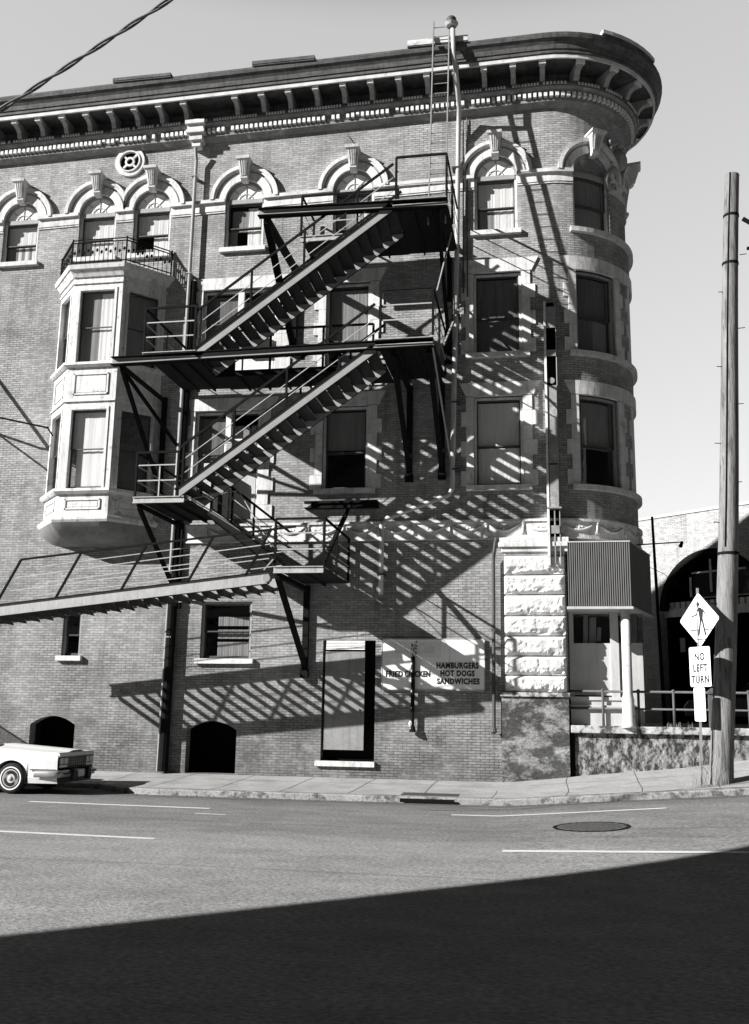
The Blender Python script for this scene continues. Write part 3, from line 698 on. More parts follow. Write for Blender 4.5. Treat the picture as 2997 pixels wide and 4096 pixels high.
# wall plates, beam track
bm_=MB().box(-6.3,-4.35,-.2,-.0,7.08,7.26); bm_.box(-6.3,-4.35,-.26,-.2,7.2,7.26); wb=bm_.build('wall_beam','steel_dark',B)
MB().box(-6.33,-6.12,-.24,.0,7.1,7.22).build('lit_beam_end','steel_light',wb)  # pale end piece: sunlight on the beam's end put into the colour
# downspouts
ds=MB().tube([(-9.82,-.3,17.75),(-9.82,-.19,17.4),(-9.84,-.19,12),(-9.9,-.19,6),(-9.92,-.19,5.3),(-9.97,-.19,.3)],[.05,.05,.05,.05,.03,.025],10)
for z in (16.9,13.9,10.9,7.9,3.7): ds.box(-9.93,-9.78,-.25,0,z,z+.03)
ds.build('downspout','trim_grey',B,smooth=False)
ds=MB().tube([(-9.72,-.1,13.7),(-9.78,-.1,9),(-9.82,-.1,5.4),(-9.82,-.13,5.3),(-9.84,-.13,.3)],[.085,.085,.085,.125,.125],10); ds.build('downspout','steel_dark',B)  # black pipe added to stand in for the downspout's cast shadow
ds=MB().tube([(-1.3,-.16,6.22),(-1.33,-.2,6.1),(-1.36,-.2,5.85),(-1.38,-.16,5.7),(-1.4,-.16,1.5)],.045,8); ds.tube([(-1.4,-.16,1.52),(-1.4,-.2,1.42)],.07,8); ds.box(-1.45,-1.33,-.2,0,3.9,3.94); ds.box(-1.45,-1.33,-.2,0,2.6,2.64); ds.build('downspout','pipe_dark',B)
# ---- bay window
A0,A1,A2,A3=(-13.78,0.),(-12.9,-.95),(-11.45,-.95),(-10.57,0.)
def outline(e):   # bay outline pushed out by e
    return [(A0[0]-e*1.1,.0),(A1[0]-e*.45,A1[1]-e),(A2[0]+e*.45,A2[1]-e),(A3[0]+e*1.1,.0)]
def slab(mb,z0,z1,e0,e1=None,e2=None):
    e1=e0 if e1 is None else e1
    a=[(x,y,z0) for x,y in outline(e0)]; b=[(x,y,z1) for x,y in outline(e1)]
    mb.add(a+b,[(0,1,2,3),(7,6,5,4),(0,4,5,1),(1,5,6,2),(2,6,7,3),(3,7,4,0)])
bay=MB()
faces=[plane_map(A0,A1),plane_map(A1,A2),plane_map(A2,A3)]
lens=[(Vector(b)-Vector(a)).length for a,b in ((A0,A1),(A1,A2),(A2,A3))]
bops=[]
for fn,ln,k_ in zip(faces,lens,range(3)):
    mg=.22 if k_==1 else .2
    op=[(mg,ln-mg,11.1,13.22,None),(mg,ln-mg,7.6,9.78,None)]; bops.append(op)
    bay.sheet(fn,0,ln,6.87,13.8,op,reveal=.14)
bay.uv={}
BAY=bay.build('bay_window','bay_paint',B); BAY['label']='white painted two storey bay window'
for grp in (((6.67,6.73,.1,.14),(6.73,6.8,.14,.14),(6.8,6.87,.1,.06)),((7.44,7.5,.08,.14),(7.5,7.57,.14,.14)),((10.0,10.05,.05,.05),),((10.98,11.03,.06,.13),(11.03,11.1,.13,.13)),((13.42,13.47,.04,.04),),((13.62,13.7,.05,.09),(13.7,13.8,.09,.16),(13.8,13.92,.19,.22))):
    tr=MB()
    for g_ in grp: slab(tr,*g_)
    tr.build('moulding','bay_paint',BAY)
pn=MB()
for fn,ln,k_ in zip(faces,lens,range(3)):
    for (z0,z1) in ((10.2,10.8),(7.02,7.3)):
        a,b=.22,ln-.22
        for q in ((a,b,z0,z0+.035),(a,b,z1-.035,z1),(a,a+.035,z0,z1),(b-.035,b,z0,z1)): pn.fbox(*q,0,.03,fn=fn)
        pn.fbox(a+.08,b-.08,z0+.07,z1-.07,0,.012,fn=fn)
    for (z0,z1) in ((7.6,9.78),(11.1,13.22)):
        m0=bops[k_][0][0]
        for q in ((m0-.07,m0,z0,z1),(ln-m0,ln-m0+.07,z0,z1),(m0-.07,ln-m0+.07,z1,z1+.07)): pn.fbox(*q,0,.025,fn=fn)
pn.build('panel_trim','bay_paint',BAY)
for k_,(fn,ln) in enumerate(zip(faces,lens)):
    for jj,(u0,u1,z0,z1,_) in enumerate(bops[k_]):
        s_=MB(); zm=(z0+z1)/2; t=.045
        for (a,b,c,d_,p) in ((u0,u1,zm-.015,zm+.015,-.09),(u0,u0+t,zm,z1,-.09),(u1-t,u1,zm,z1,-.09),(u0,u1,z1-t,z1,-.09),(u0,u0+t,z0,zm,-.12),(u1-t,u1,z0,zm,-.12),(u0,u1,z0,z0+.07,-.12)): s_.fbox(a,b,c,d_,p-.035,p,fn=fn)
        s_.build('sash','sash_shade',BAY)
        g_=MB(); g_.add([fn(u0,zm,-.11),fn(u1,zm,-.11),fn(u1,z1,-.11),fn(u0,z1,-.11)],[(0,1,2,3)]); g_.add([fn(u0,z0,-.14),fn(u1,z0,-.14),fn(u1,zm,-.14),fn(u0,zm,-.14)],[(0,1,2,3)]); g_.build('pane','glass',BAY)
        if k_==2: spec=[(0,1,0,.98,'curtain_grey')] if jj==0 else [(0,1,.3,.6,'curtain_and_reflection'),(0,1,0,.3,'curtain_and_reflection')]
        else: spec=[(0,.55,0,.98,'curtain_grey'),(.55,.95,0,.98,'curtain')] if k_==1 and jj==0 else ([(0,1,.5,.98,'curtain'),(.15,.9,0,.5,'curtain')] if k_==1 else [(0,1,.5,.98,'curtain')])
        for (a0,a1,b0,b1,mk) in spec:
            n=14; vs=[]
            for i in range(n+1):
                u=u0+(u1-u0)*(a0+(a1-a0)*i/n); pp=-.185+.004*math.sin(i*1.3); vs+=[fn(u,z0+(z1-z0)*b0,pp),fn(u,z0+(z1-z0)*b1,pp)]
            MB().add(vs,[(2*i,2*i+2,2*i+3,2*i+1) for i in range(n)]).build('curtain',mk,BAY)
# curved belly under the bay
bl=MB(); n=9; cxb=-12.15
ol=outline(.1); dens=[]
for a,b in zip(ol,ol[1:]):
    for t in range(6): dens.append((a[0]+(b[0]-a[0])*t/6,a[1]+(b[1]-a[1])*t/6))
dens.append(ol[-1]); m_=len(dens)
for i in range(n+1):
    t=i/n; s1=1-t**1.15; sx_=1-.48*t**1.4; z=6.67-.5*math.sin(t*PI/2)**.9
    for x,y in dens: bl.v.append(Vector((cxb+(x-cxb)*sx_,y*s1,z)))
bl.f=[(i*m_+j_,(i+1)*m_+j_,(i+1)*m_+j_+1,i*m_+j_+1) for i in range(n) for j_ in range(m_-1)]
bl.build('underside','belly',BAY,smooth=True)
# ornate iron balcony railing on the bay roof
RP=[(-13.85,0.,0),(-12.96,-1.08,0),(-11.36,-1.08,0),(-10.45,-.05,0)]
rl=MB()
for a,b in zip(RP,RP[1:]):
    a=Vector(a);b=Vector(b); Ln=(b-a).length
    for z in (14.68,14.6,14.02): rl.bar(a+Vector((0,0,z)),b+Vector((0,0,z)),.03,.025)
    k_=int(Ln/.13)
    for i in range(k_+1):
        q=a.lerp(b,i/k_); rl.bar(q+Vector((0,0,13.92)),q+Vector((0,0,14.6)),.014,.014)
        if i<k_:
            q2=a.lerp(b,(i+.5)/k_); rl.sphere(q2+Vector((0,0,14.3+.06*(i%2))),.04,1,.5,1.4,6,5)
for q in RP: rl.bar(Vector(q)+Vector((0,0,13.92)),Vector(q)+Vector((0,0,14.72)),.035,.035)
rl.build('balcony_railing','steel_dark',BAY)
# ================================================================== fire escape
FE=thing('fire_escape','black and grey iron fire escape zigzagging up the brick facade','fire escape',(-6.5,-1.5,3))
YO,YI,YM=-3.0,-.14,-1.62      # outer edge, wall side, between the two lanes
def channel(mb,p,q,h,out=-1,fl=.04,flm=None):
    """C channel between p and q, web upright, flanges pointing to out*Y"""
    p=Vector(p);q=Vector(q); d=(q-p).normalized(); up=Vector((0,1,0)).cross(d); 
    if up.z<0: up=-up
    mb.bar(p,q,.012,h,up=up)
    for s in (1,-1):
        c=up*(s*(h/2-.006))+Vector((0,out*fl/2,0)); (mb if flm is None else flm).bar(p+c,q+c,fl,.02,up=up)
def rail_run(top,mid,pts,h=1.18,mids=(.8,.42),post=True,lean=(0,0,0),every=None):
    for a,b in zip(pts,pts[1:]):
        a=Vector(a);b=Vector(b); top.bar(a+Vector((0,0,h)),b+Vector((0,0,h)),.04,.055)
        for m_ in mids: mid.bar(a+Vector((0,0,m_)),b+Vector((0,0,m_)),.012,.03)
    if post:
        for p in pts: p=Vector(p); top.bar(p,p+Vector((0,0,h)),.055,.05,up=(0,1,0))
def flight(xb,zb,xt,zt,y0,y1,n,h=.24,rails=True,rh=1.15,both=True):
    s=MB(); dx,dz=xt-xb,zt-zb; sg=1 if dx>0 else -1
    fg=MB()
    fl=MB().box(min(xb,xb+.05*sg),max(xb,xb+.05*sg),y0+.02,y1-.02,zb-.1,zb-.06).build('stair_flight','steel_dark',FE)
    for y,o_ in ((y0,-1),(y1,1)): s=MB(); channel(s,(xb,y,zb),(xt,y,zt),h,out=o_,flm=fg); s.build('stringer','steel_grey',fl)
    fg.build('flange','steel_dark',fl)
    for i in range(n):
        t=(i+.6)/n; x=xb+dx*t; z=zb+dz*t; m_=MB()
        m_.box(x-.15,x+.15,y0+.012,y1-.012,z+.03,z+.045); m_.box(x-.15*sg-.008,x-.15*sg+.008,y0+.012,y1-.012,z-.0,z+.035)
        m_.build('tread','tread',fl)
    if rails:
        for y in ((y0+.02,y1-.02) if both else (y0+.02,)):
            tp=MB();mi=MB(); a=Vector((xb,y,zb)); b=Vector((xt,y,zt))
            tp.bar(a+Vector((0,0,rh)),b+Vector((0,0,rh)),.035,.06)
            for m_ in (.78,.42): mi.bar(a+Vector((0,0,m_)),b+Vector((0,0,m_)),.01,.02)
            for t in (.02,.28,.55,.82): q=a.lerp(b,t); tp.bar(q+Vector((0,0,.08)),q+Vector((0,0,rh)),.05,.045,up=(0,1,0))
            tp.build('handrail','steel_dark',fl); mi.build('mid_rail','steel_light',fl)  # black top rail and posts: angle iron's own shade put into the colour
    return fl
def platform(x0,x1,y0,y1,z,beam=True,fascia='steel_light'):
    f=MB().box(x0,x1,y0,y1,z-.02,z)
    n=int((x1-x0)/.6)+1
    for i in range(n+1): x=x0+(x1-x0)*i/n; f.box(x-.02,x+.02,y0+.02,y1-.02,z-.1,z-.02) if .01<i/n<.99 else None
    o=f.build('platform','floor_plate',FE)
    e=MB(); channel(e,(x0,y0,z-.06),(x1,y0,z-.06),.15,out=-1,fl=.04); e.build('platform_edge',fascia,o); return o
def railing(par,pts,**k):
    tp=MB();mi=MB(); rail_run(tp,mi,pts,**k); tp.build('railing','steel_dark',par); mi.build('mid_rail','steel_light',par)  # top rails and posts coloured black for the shade under their flange
def bracket_arm(x,z,drop=2.3,yo=YO+.05,leg=True,diag2=None,w_=.09):
    mb=MB(); mb.bar((x,yo,z),(x,0,z),w_,w_); mb.bar((x,yo+.05,z-.05),(x,-.06,z-drop),w_,w_)
    if leg: mb.bar((x,-.07,z+.1),(x,-.07,z-drop-.15),w_+.03,.12,up=(0,1,0)); mb.box(x-.1,x+.1,-.16,0,z-drop-.3,z-drop-.1)
    if diag2: mb.bar((x,yo+.05,z-.05),(x+diag2,-.06,z-drop*.55),w_*.8,w_*.8)
    mb.build('bracket','steel_dark',FE)
# long outer beams
for (xa,xb_,za,zb_) in ((-6.99,-2.25,14.05,13.96),(-10.62,-2.58,10.32,10.42)):
    b=MB(); fg=MB(); channel(b,(xa,YO,za),(xb_,YO,zb_),.2,out=-1,fl=.11,flm=fg); channel(fg,(xa,YO+.03,za),(xb_,YO+.03,zb_),.2,out=1,fl=.06); o=b.build('beam','steel_grey',FE); fg.build('flange','steel_dark',o)
# top landing
T=platform(-3.6,-2.28,YO,YI,14.12); railing(T,[(-3.52,YO,14.1),(-2.28,YO,14.1),(-2.28,YM,14.12),(-2.28,YI,14.12)])
T2=platform(-6.3,-3.58,-1.5,YI,14.1); railing(T2,[(-6.28,YI,14.1),(-6.28,-1.5,14.1),(-3.7,-1.5,14.1)])
# third floor landing: left end, walkway, right end
Mp=platform(-9.84,-8.45,YO,YI,10.5); platform(-8.47,-3.96,-1.5,YI,10.47,fascia='steel_dark'); Mr=platform(-3.98,-2.6,YO,YI,10.55)
railing(Mp,[(-9.82,YI,10.5),(-9.82,YM,10.5),(-9.82,YO,10.5),(-8.5,YO,10.5)])
ps=MB(); ps.bar((-8.5,YO,11.68),(-8.38,YO,11.6),.045,.045); ps.bar((-9.2,YO,10.5),(-9.2,YO,10.95),.02,.02,up=(0,1,0)); ps.build('rail_stub','steel_dark',FE)
railing(Mr,[(-3.86,YO,10.62),(-2.6,YO,10.62),(-2.6,YM,10.6),(-2.6,YI,10.6)],h=1.2)
# inner walkway railing
ir=MB(); mi=MB(); rail_run(ir,mi,[(-8.3,-1.5,10.48),(-7.0,-1.5,10.48),(-5.6,-1.5,10.48),(-4.3,-1.5,10.48)],h=1.1,mids=(.55,)); ir.build('railing','steel_dark',FE); mi.build('mid_rail','steel_dark',FE)
# second floor landing and the lowest balcony
L2=platform(-9.84,-8.55,YO,YI,6.84); railing(L2,[(-9.8,YI,6.84),(-9.8,YM,6.84),(-9.8,YO,6.84),(-8.74,YO,6.84)],h=1.12)
v_=MB().bar((-9.2,YO,6.86),(-9.2,YO,7.6),.03,.03,up=(0,1,0)); v_.build('rail_stub','steel_light',FE)
Bp=platform(-6.28,-5.1,YO,YI,5.12); railing(Bp,[(-6.26,YO,5.12),(-5.1,YO,5.12),(-5.1,YM,5.12),(-5.1,YI,5.12)],h=1.14)
# flights
flight(-8.47,10.42,-3.6,13.98,YO,YM,20)
flight(-8.72,6.92,-4.0,10.33,YO,YM,19)
flight(-8.45,6.78,-6.3,5.15,-1.5,-.25,8,rh=1.05,both=False)
# swing stair held level by its counterweight
sx0,sz0,sx1,sz1=-14.25,4.0,-6.38,4.86
S=MB(); 
fg=MB()
for y,o_ in ((YO,-1),(-1.85,1)): channel(S,(sx0,y,sz0),(sx1,y,sz1+.02),.3,out=o_,fl=.05,flm=fg)
SW=S.build('swing_stair','swing_steel',FE); fg.build('flange','steel_dark',SW)
dsw=(Vector((sx1,0,sz1))-Vector((sx0,0,sz0))).normalized()
for i in range(22):
    t=(i+.4)/22; q=Vector((sx0,0,sz0)).lerp(Vector((sx1,0,sz1)),t)
    a=Vector((.075,0,-.1)); c=Vector((q.x,0,q.z-.12)); mb=MB()
    p0=c-a;p1=c+a; mb.add([(p0.x,YO+.02,p0.z),(p1.x,YO+.02,p1.z),(p1.x,-1.87,p1.z),(p0.x,-1.87,p0.z),(p0.x,YO+.02,p0.z+.02),(p1.x,YO+.02,p1.z+.02),(p1.x,-1.87,p1.z+.02),(p0.x,-1.87,p0.z+.02)],[(0,3,2,1),(4,5,6,7),(0,1,5,4),(1,2,6,5),(2,3,7,6),(3,0,4,7)])
    mb.build('tread','tread',SW)
for y in (YO,-1.87):
    tp=MB();mi=MB()
    tp.bar((-12.62,y,5.37),(-5.78 if y==YO else -6.4,y,6.07),.03,.05 if y==YO else .02)
    for xb in ((-13.2,-11.65,-10.0,-8.35,-6.95) if y==YO else ()):
        zb=sz0+(xb-sx0)*(sz1-sz0)/(sx1-sx0)+.14; xt=xb+.58; zt=5.37+(xt+12.62)*.1024
        tp.bar((xb,y,zb),(xt,y,zt),.05,.045,up=(0,1,0))
    for f in (.36,.68): mi.bar((-13.0+.2*f*2,y,4.25+f*1.0),(-6.4,y,4.95+f*1.05),.01,.022)
    tp.build('handrail','steel_dark' if y==YO else 'steel_light',SW); mi.build('mid_rail','steel_light',SW)
cw=MB(); cw.bar((-5.02,-.3,7.2),(-5.04,-.9,6.75),.07,.07); cw.bar((-5.04,-.9,6.75),(-5.12,-2.6,5.45),.09,.09); cw.bar((-5.12,-2.6,5.45),(-5.2,-2.95,4.95),.05,.05); cw.build('counterweight_arm','steel_dark',FE)
pv=MB().tube([(-6.42,YO-.1,4.86),(-6.42,YO+.1,4.86)],.09,12); pv.bar((-6.5,YO-.05,5.05),(-6.28,YO-.05,5.3),.03,.03); pv.build('pivot','steel_grey',FE)
# brackets
bracket_arm(-6.8,13.9,2.2,w_=.16); bracket_arm(-2.5,13.85,2.6); bracket_arm(-10.4,10.22,2.5,diag2=.5)
bracket_arm(-3.55,10.25,2.2,w_=.12); bracket_arm(-2.7,10.3,2.2,w_=.12); bracket_arm(-9.72,6.68,1.9); bracket_arm(-6.2,4.95,1.95,w_=.12)
cb=MB(); cb.tube([(-8.62,YO,6.75),(-7.4,-2.4,7.1),(-6.35,YO,5.6)],.012,5); cb.build('cable','steel_light',FE)
hg=MB(); hg.bar((-2.3,-1.6,13.9),(-2.55,-2.6,11.9),.03,.03); hg.bar((-2.2,-.1,12.6),(-2.35,-2.9,10.4),.04,.04); hg.bar((-2.6,-3,10.3),(-2.45,-.1,8.2),.04,.04); hg.build('hanger','steel_grey',FE)
# ---- air conditioners
for (x,z,lab) in ((-8.45,11.75,'white air conditioner jutting from the wide third floor opening'),(-8.5,8.55,'white air conditioner jutting from the tall second floor opening')):
    a=thing('air_conditioner',lab,'air conditioner',(x,-.2,z),'air conditioners in the window openings')
    MB().box(x,x+.62,-.42,.22,z,z+.42).build('case','white_paint',a,bevel=.015)
    g_=MB(); 
    for i in range(7): g_.box(x+.05,x+.57,-.435,-.42,z+.05+i*.05,z+.07+i*.05)
    g_.build('louvre','trim_grey',a); MB().box(x-.05,x+.7,-.36,-.1,z-.06,z).build('shelf','steel_dark',a)
cb_=thing('cabinet','pale tall cabinet standing on the second floor landing','cabinet',(-9,-.6,6.84))
MB().box(-9.05,-8.7,-.5,-.15,6.84,8.3).build('case','panel_board',cb_,bevel=.01); MB().box(-9.03,-8.72,-.52,-.5,6.9,8.25).build('door','panel_board',cb_)
# ================================================================== roof ladder and vent pipe
Ld=thing('roof_ladder','thin grey ladder from the top landing up over the cornice','ladder',(-2.55,-2.1,14.1))
lx=(-2.83,-2.4); P0=lambda t:Vector((0,-2.15+1.0*t,13.9+6.5*t))
m_=MB()
for x in lx: m_.bar(P0(0)+Vector((x,0,0)),P0(1)+Vector((x,0,0)),.03,.1,up=(0,1,0))
m_.build('side_rail','steel_grey',Ld)
for i in range(20): t=(i+.7)/20.4; q=P0(t); MB().tube([q+Vector((lx[0],0,0)),q+Vector((lx[1],0,0))],.013,6).build('rung','steel_grey',Ld)
Vp=thing('vent_pipe','tall pale pipe with a round cap rising past the cornice beside the ladder','pipe',(-2.4,-.25,5))
p_=MB().tube([(-2.3,-1.28,20.2),(-2.28,-1.26,19.3),(-2.22,-1.22,18.8),(-2.2,-.6,18.3),(-2.2,-.42,18.2),(-2.24,-.2,17.6),(-2.3,-.2,13.4),(-2.38,-.2,9.5),(-2.42,-.2,7.5),(-2.5,-.2,7.36),(-4.1,-.17,6.78),(-4.24,-.17,6.6),(-4.24,-.17,4.8)],.066,10)
p_.build('pipe','pipe_paint',Vp,smooth=True)
c_=MB().sphere((-2.33,-1.3,20.26),.14,1,1,.9,14,9); c_.build('cap','pipe_dark',Vp,smooth=True); MB().tube([(-2.33,-1.3,20.08),(-2.33,-1.3,20.16)],[.14,.19],14).build('collar','pipe_paint',Vp)
st_=MB(); 
for z in (16.5,14.2,12.2,9.8,8.0): st_.box(-2.42,-2.2,-.28,0,z,z+.04)
st_.box(-4.34,-4.14,-.25,0,5.3,5.34); st_.build('strap','pipe_dark',Vp)
g2=MB().tube([(-2.12,-.1,18.0),(-2.13,-.1,12.9)],.02,6); g2.build('thin_pipe','pipe_dark',Vp)
# ================================================================== old vertical sign channel
OS=thing('sign_channel','weathered vertical sign trough with white edge hanging on the corner','sign',(.1,-.15,5.4))
MB().box(-.03,.03,-.31,-.02,5.5,12.45).build('left_edge','white_paint',OS)
MB().box(.27,.29,-.26,-.02,5.5,12.35).build('right_edge','steel_light',OS)
bk=MB(); bk.box(.03,.27,-.06,-.02,5.55,12.5)
bk.build('back_plate','black',OS)
for i,(z0,z1) in enumerate(((11.72,12.3),(10.95,11.12),(8.1,10.16),(6.95,8.06),(6.3,6.5))):
    MB().box(.035+.004*i,.268,-.292+.008*(i%3),-.265,z0,z1).build('face_panel','rust_sign',OS)
MB().box(.14,.17,-.27,-.2,5.55,6.95).build('centre_strip','rust_sign',OS); x_=MB(); x_.box(-.03,.33,-.33,-.02,6.93,6.97); x_.bar((.15,-.2,6.2),(.15,-.2,5.5),.025,.025,up=(0,1,0)); x_.tube([(.03,-.15,12.4),(.1,-.15,12.62),(.2,-.15,12.55),(.27,-.15,12.35)],.012,5)
for z in (9.0,10.3): x_.tube([(.15,-.25,z),(.15,-.2,z)],.08,12)
x_.build('cross_bar','steel_grey',OS)
# guy wires to the sign
gw=MB(); gw.tube([(-1.9,-.1,7.5),(-.9,-.35,7.42),(0,-.3,7.25)],.008,4)
tag(gw.build('guy_wire','steel_light',loc=(-1,-.2,7.4)),'thin wire running from the vent pipe to the vertical sign trough','wire')
# ================================================================== food sign
FS=thing('food_sign','white painted board advertising fried chicken and hamburgers on the brick wall','sign',(-2.9,-.06,2.43))
MB().box(-4.2,-1.63,-.07,-.04,2.43,3.69).build('board','sign_white',FS)
e=MB(); 
for q in ((-4.21,-1.62,2.42,2.45),(-4.21,-1.62,3.67,3.7)): e.box(q[0],q[1],-.08,-.035,q[2],q[3])
for q in ((-4.215,-4.19),(-1.64,-1.615)): e.box(q[0],q[1],-.08,-.035,2.42,3.7)
e.build('frame','panel_board',FS)
MB().box(-4.17,-2.7,-.073,-.0705,3.22,3.62).build('faded_patch','sign_patch',FS)
def on_wall(x,y,z): return Matrix.Translation((x,y,z))@Matrix.Rotation(PI/2,4,'X')
for (t,f_) in (('HAMBURGERS',(-2.82,-1.77,2.96,3.115)),('HOT DOGS',(-2.72,-1.87,2.77,2.92)),('SANDWICHES',(-2.81,-1.75,2.575,2.725)),('FRIED',(-4.1,-3.67,2.745,2.895)),('CHICKEN',(-3.62,-2.98,2.745,2.9))):
    text_mesh('lettering',t,.2,'sign_black',FS,on_wall(0,-.075,0),bold=.008,gap=1.12,fit=f_)
text_mesh('faded_script','Coca-Cola',.36,'sign_faint',FS,on_wall(-3.4,-.077,3.33),xs=.66,shear=.35,bold=-.002)
mb_=MB()
for i in range(26): mb_.sphere((-3.39+random.gauss(0,.045),-.072,3.48+random.gauss(0,.11)),random.uniform(.012,.035),1,.12,1.5,7,5)
mb_.build('soot_stain','smoke',FS)
BP=thing('broken_pipe','short broken black pipe with pale leftovers standing over the food sign','pipe',(-3.4,-.14,1.4))
MB().tube([(-3.4,-.13,3.25),(-3.4,-.13,2.6),(-3.41,-.13,1.55)],.05,9).build('pipe','steel_dark',BP)
q=MB(); 
for i in range(9): q.sphere((-3.42+random.uniform(-.03,.03),-.16,3.24-i*.2*random.uniform(.8,1.1)),random.uniform(.012,.03),1,.7,1.4,6,4)
q.sphere((-3.45,-.15,1.6),.05,1,1,1.6,8,6); q.build('residue','stone',BP); MB().tube([(-3.4,-.13,1.56),(-3.4,-.13,1.4)],[.05,.09],9).build('foot','steel_dark',BP)
# projecting sign bracket at the left edge
SB=thing('sign_bracket','dark iron rods reaching to the left side of the bay window','bracket',(-15,-.8,9.7))
b=MB(); b.bar((-15.4,-.85,9.8),(-13.45,-.72,9.37),.045,.045); b.bar((-13.5,-.72,9.4),(-13.42,-.5,9.2),.03,.03); b.build('rod','steel_dark',SB)
b=MB(); b.bar((-16.9,-.8,12.02),(-14.98,-.8,9.7),.1,.05); b.bar((-16.9,-.9,10.4),(-14.95,-.9,9.06),.07,.05); b.bar((-16.9,0,11.0),(-16.9,-.9,11.0),.06,.06); b.bar((-16.9,-.85,12.1),(-16.9,-.85,10.3),.06,.06,up=(0,1,0)); b.bar((-16.8,-.85,10.3),(-15.3,-.85,9.78),.05,.05); b.build('shadow_strut','steel_dark',SB)  # unseen bars added to cast the two slanting shadows on the wall
# ================================================================== retaining wall, railing, newel
RW=thing('retaining_wall','stained stone retaining wall with a pale coping right of the corner pier','wall',(5,.2,.4))
mb=MB(); X=[.52+.25*i for i in range(60)]
for x in X:
    for jz in range(9): 
        z=-.1+(1.45+.1)*jz/8; mb.v.append(Vector((x,.0-.03*mnoise.fractal(Vector((x*2,z*3,0)),1,2,3),z)))
mb.f=[(i*9+j_,(i+1)*9+j_,(i+1)*9+j_+1,i*9+j_+1) for i in range(len(X)-1) for j_ in range(8)]
o=len(mb.v); mb.box(.52,15.2,.06,.32,-.1,1.44); mb.build('wall','mottled_wall',RW)
cp=MB(); x=.44
while x<15: ln=random.uniform(1.2,1.8); cp.box(x,x+ln-.01,-.13,.42,1.455+random.uniform(-.006,.006),1.63+random.uniform(-.008,.008)); x+=ln
cp.build('coping','coping',RW,bevel=.02)
PR=thing('pipe_railing','grey two bar pipe railing along the retaining wall','railing',(4,.15,1.63))
r_=MB(); r_.tube([(.4,.12,2.45),(15,.12,2.45)],.03,8); r_.tube([(.4,.12,2.04),(15,.12,2.04)],.026,8); r_.build('rail','rail_paint',PR,smooth=True)
for x in (1.22,2.06,2.88,4.6,5.5,6.5,8,9.5,11,12.5,14): 
    p=MB().tube([(x,.12,1.62),(x,.12,2.47)],.032,8); p.sphere((x,.12,2.48),.045,1,1,.8,8,5); p.sphere((x,.12,2.04),.042,1,1,1,8,5); p.build('post','rail_paint',PR,smooth=True)
n_=MB(); n_.box(3.68,3.86,.02,.2,1.62,2.42); n_.box(3.65,3.89,-.01,.23,2.42,2.47); n_.add([(3.66,0,2.47),(3.88,0,2.47),(3.88,.22,2.47),(3.66,.22,2.47),(3.77,.11,2.58)],[(0,1,4),(1,2,4),(2,3,4),(3,0,4)]); n_.sphere((3.77,.11,2.61),.035); n_.build('newel_post','rail_paint',PR)
# ================================================================== street things
def at_ground(px,py,fn,z0=.2):
    d=fw+rr*((px-826)/2195)-uu*((py-1129)/2195); c=Vector((0,-25.07,1.9)); z=z0
    for _ in range(30): t=(z-c.z)/d.z; q=c+d*t; z=.5*z+.5*fn(q.x,q.y)
    return Vector((q.x,q.y,fn(q.x,q.y)))
pb=at_ground(1589,1742,zwalk,.4); sb=at_ground(1546,1742,zwalk,.4); print('pole base',pb,'sign base',sb)
pb=Vector((3.47,-2.45,zwalk(3.47,-2.45))); 
UP=thing('utility_pole','leaning wooden utility pole standing on the pavement','utility pole',pb)
top=Vector((4.48,-2.45,14.45)); pts=[];rs=[]
for i in range(26):
    t=i/25; q=pb.lerp(top,t); q.x+=.05*math.sin(t*5); q.z-=.05 if i==0 else 0; pts.append(q); rs.append(.245-.085*t+(.02 if i==0 else 0))
tb=MB().tube(pts,rs,20,cap=False); tb.add([top+Vector((.16,0,-.02)),top+Vector((.05,.16,.1)),top+Vector((-.16,0,-.25)),top+Vector((0,-.16,-.05)),top+Vector((0,0,.05))],[(0,1,4),(1,2,4),(2,3,4),(3,0,4)])
tb.build('trunk','wood_pole',UP,smooth=True)
wr=MB(); wr.tube([p+Vector((-rs[i]*.45,-rs[i]*.95,0)) for i,p in enumerate(pts) if i>8],.014,5); wr.build('wire','steel_dark',UP)
bd=MB()
for z in (13.4,12.2,5.4): 
    t=(z-pb.z)/(top.z-pb.z); q=pb.lerp(top,t); q.x+=.05*math.sin(t*5); r_=.245-.085*t+.012; bd.tube([q+Vector((0,0,-.03)),q+Vector((0,0,.03))],r_,20)
bd.build('band','steel_dark',UP)
fx=MB(); fx.tube([(4.6,-2.5,13.3),(5.0,-2.5,13.0),(5.3,-2.5,12.9)],.05,6); fx.tube([(4.65,-2.5,12.55),(5.2,-2.5,12.5)],.04,6); fx.sphere((4.95,-2.5,12.52),.11,1,1,1,8,6); fx.build('insulator','steel_dark',UP)
stp=MB()
for i in range(12): z=2.5+i*.9; t=(z-pb.z)/(top.z-pb.z); q=pb.lerp(top,t); sd=1 if i%2 else -1; stp.tube([q+Vector((sd*.15,-.05,0)),q+Vector((sd*.3,-.08,0))],.01,5)
stp.build('climbing_spike','steel_dark',UP)
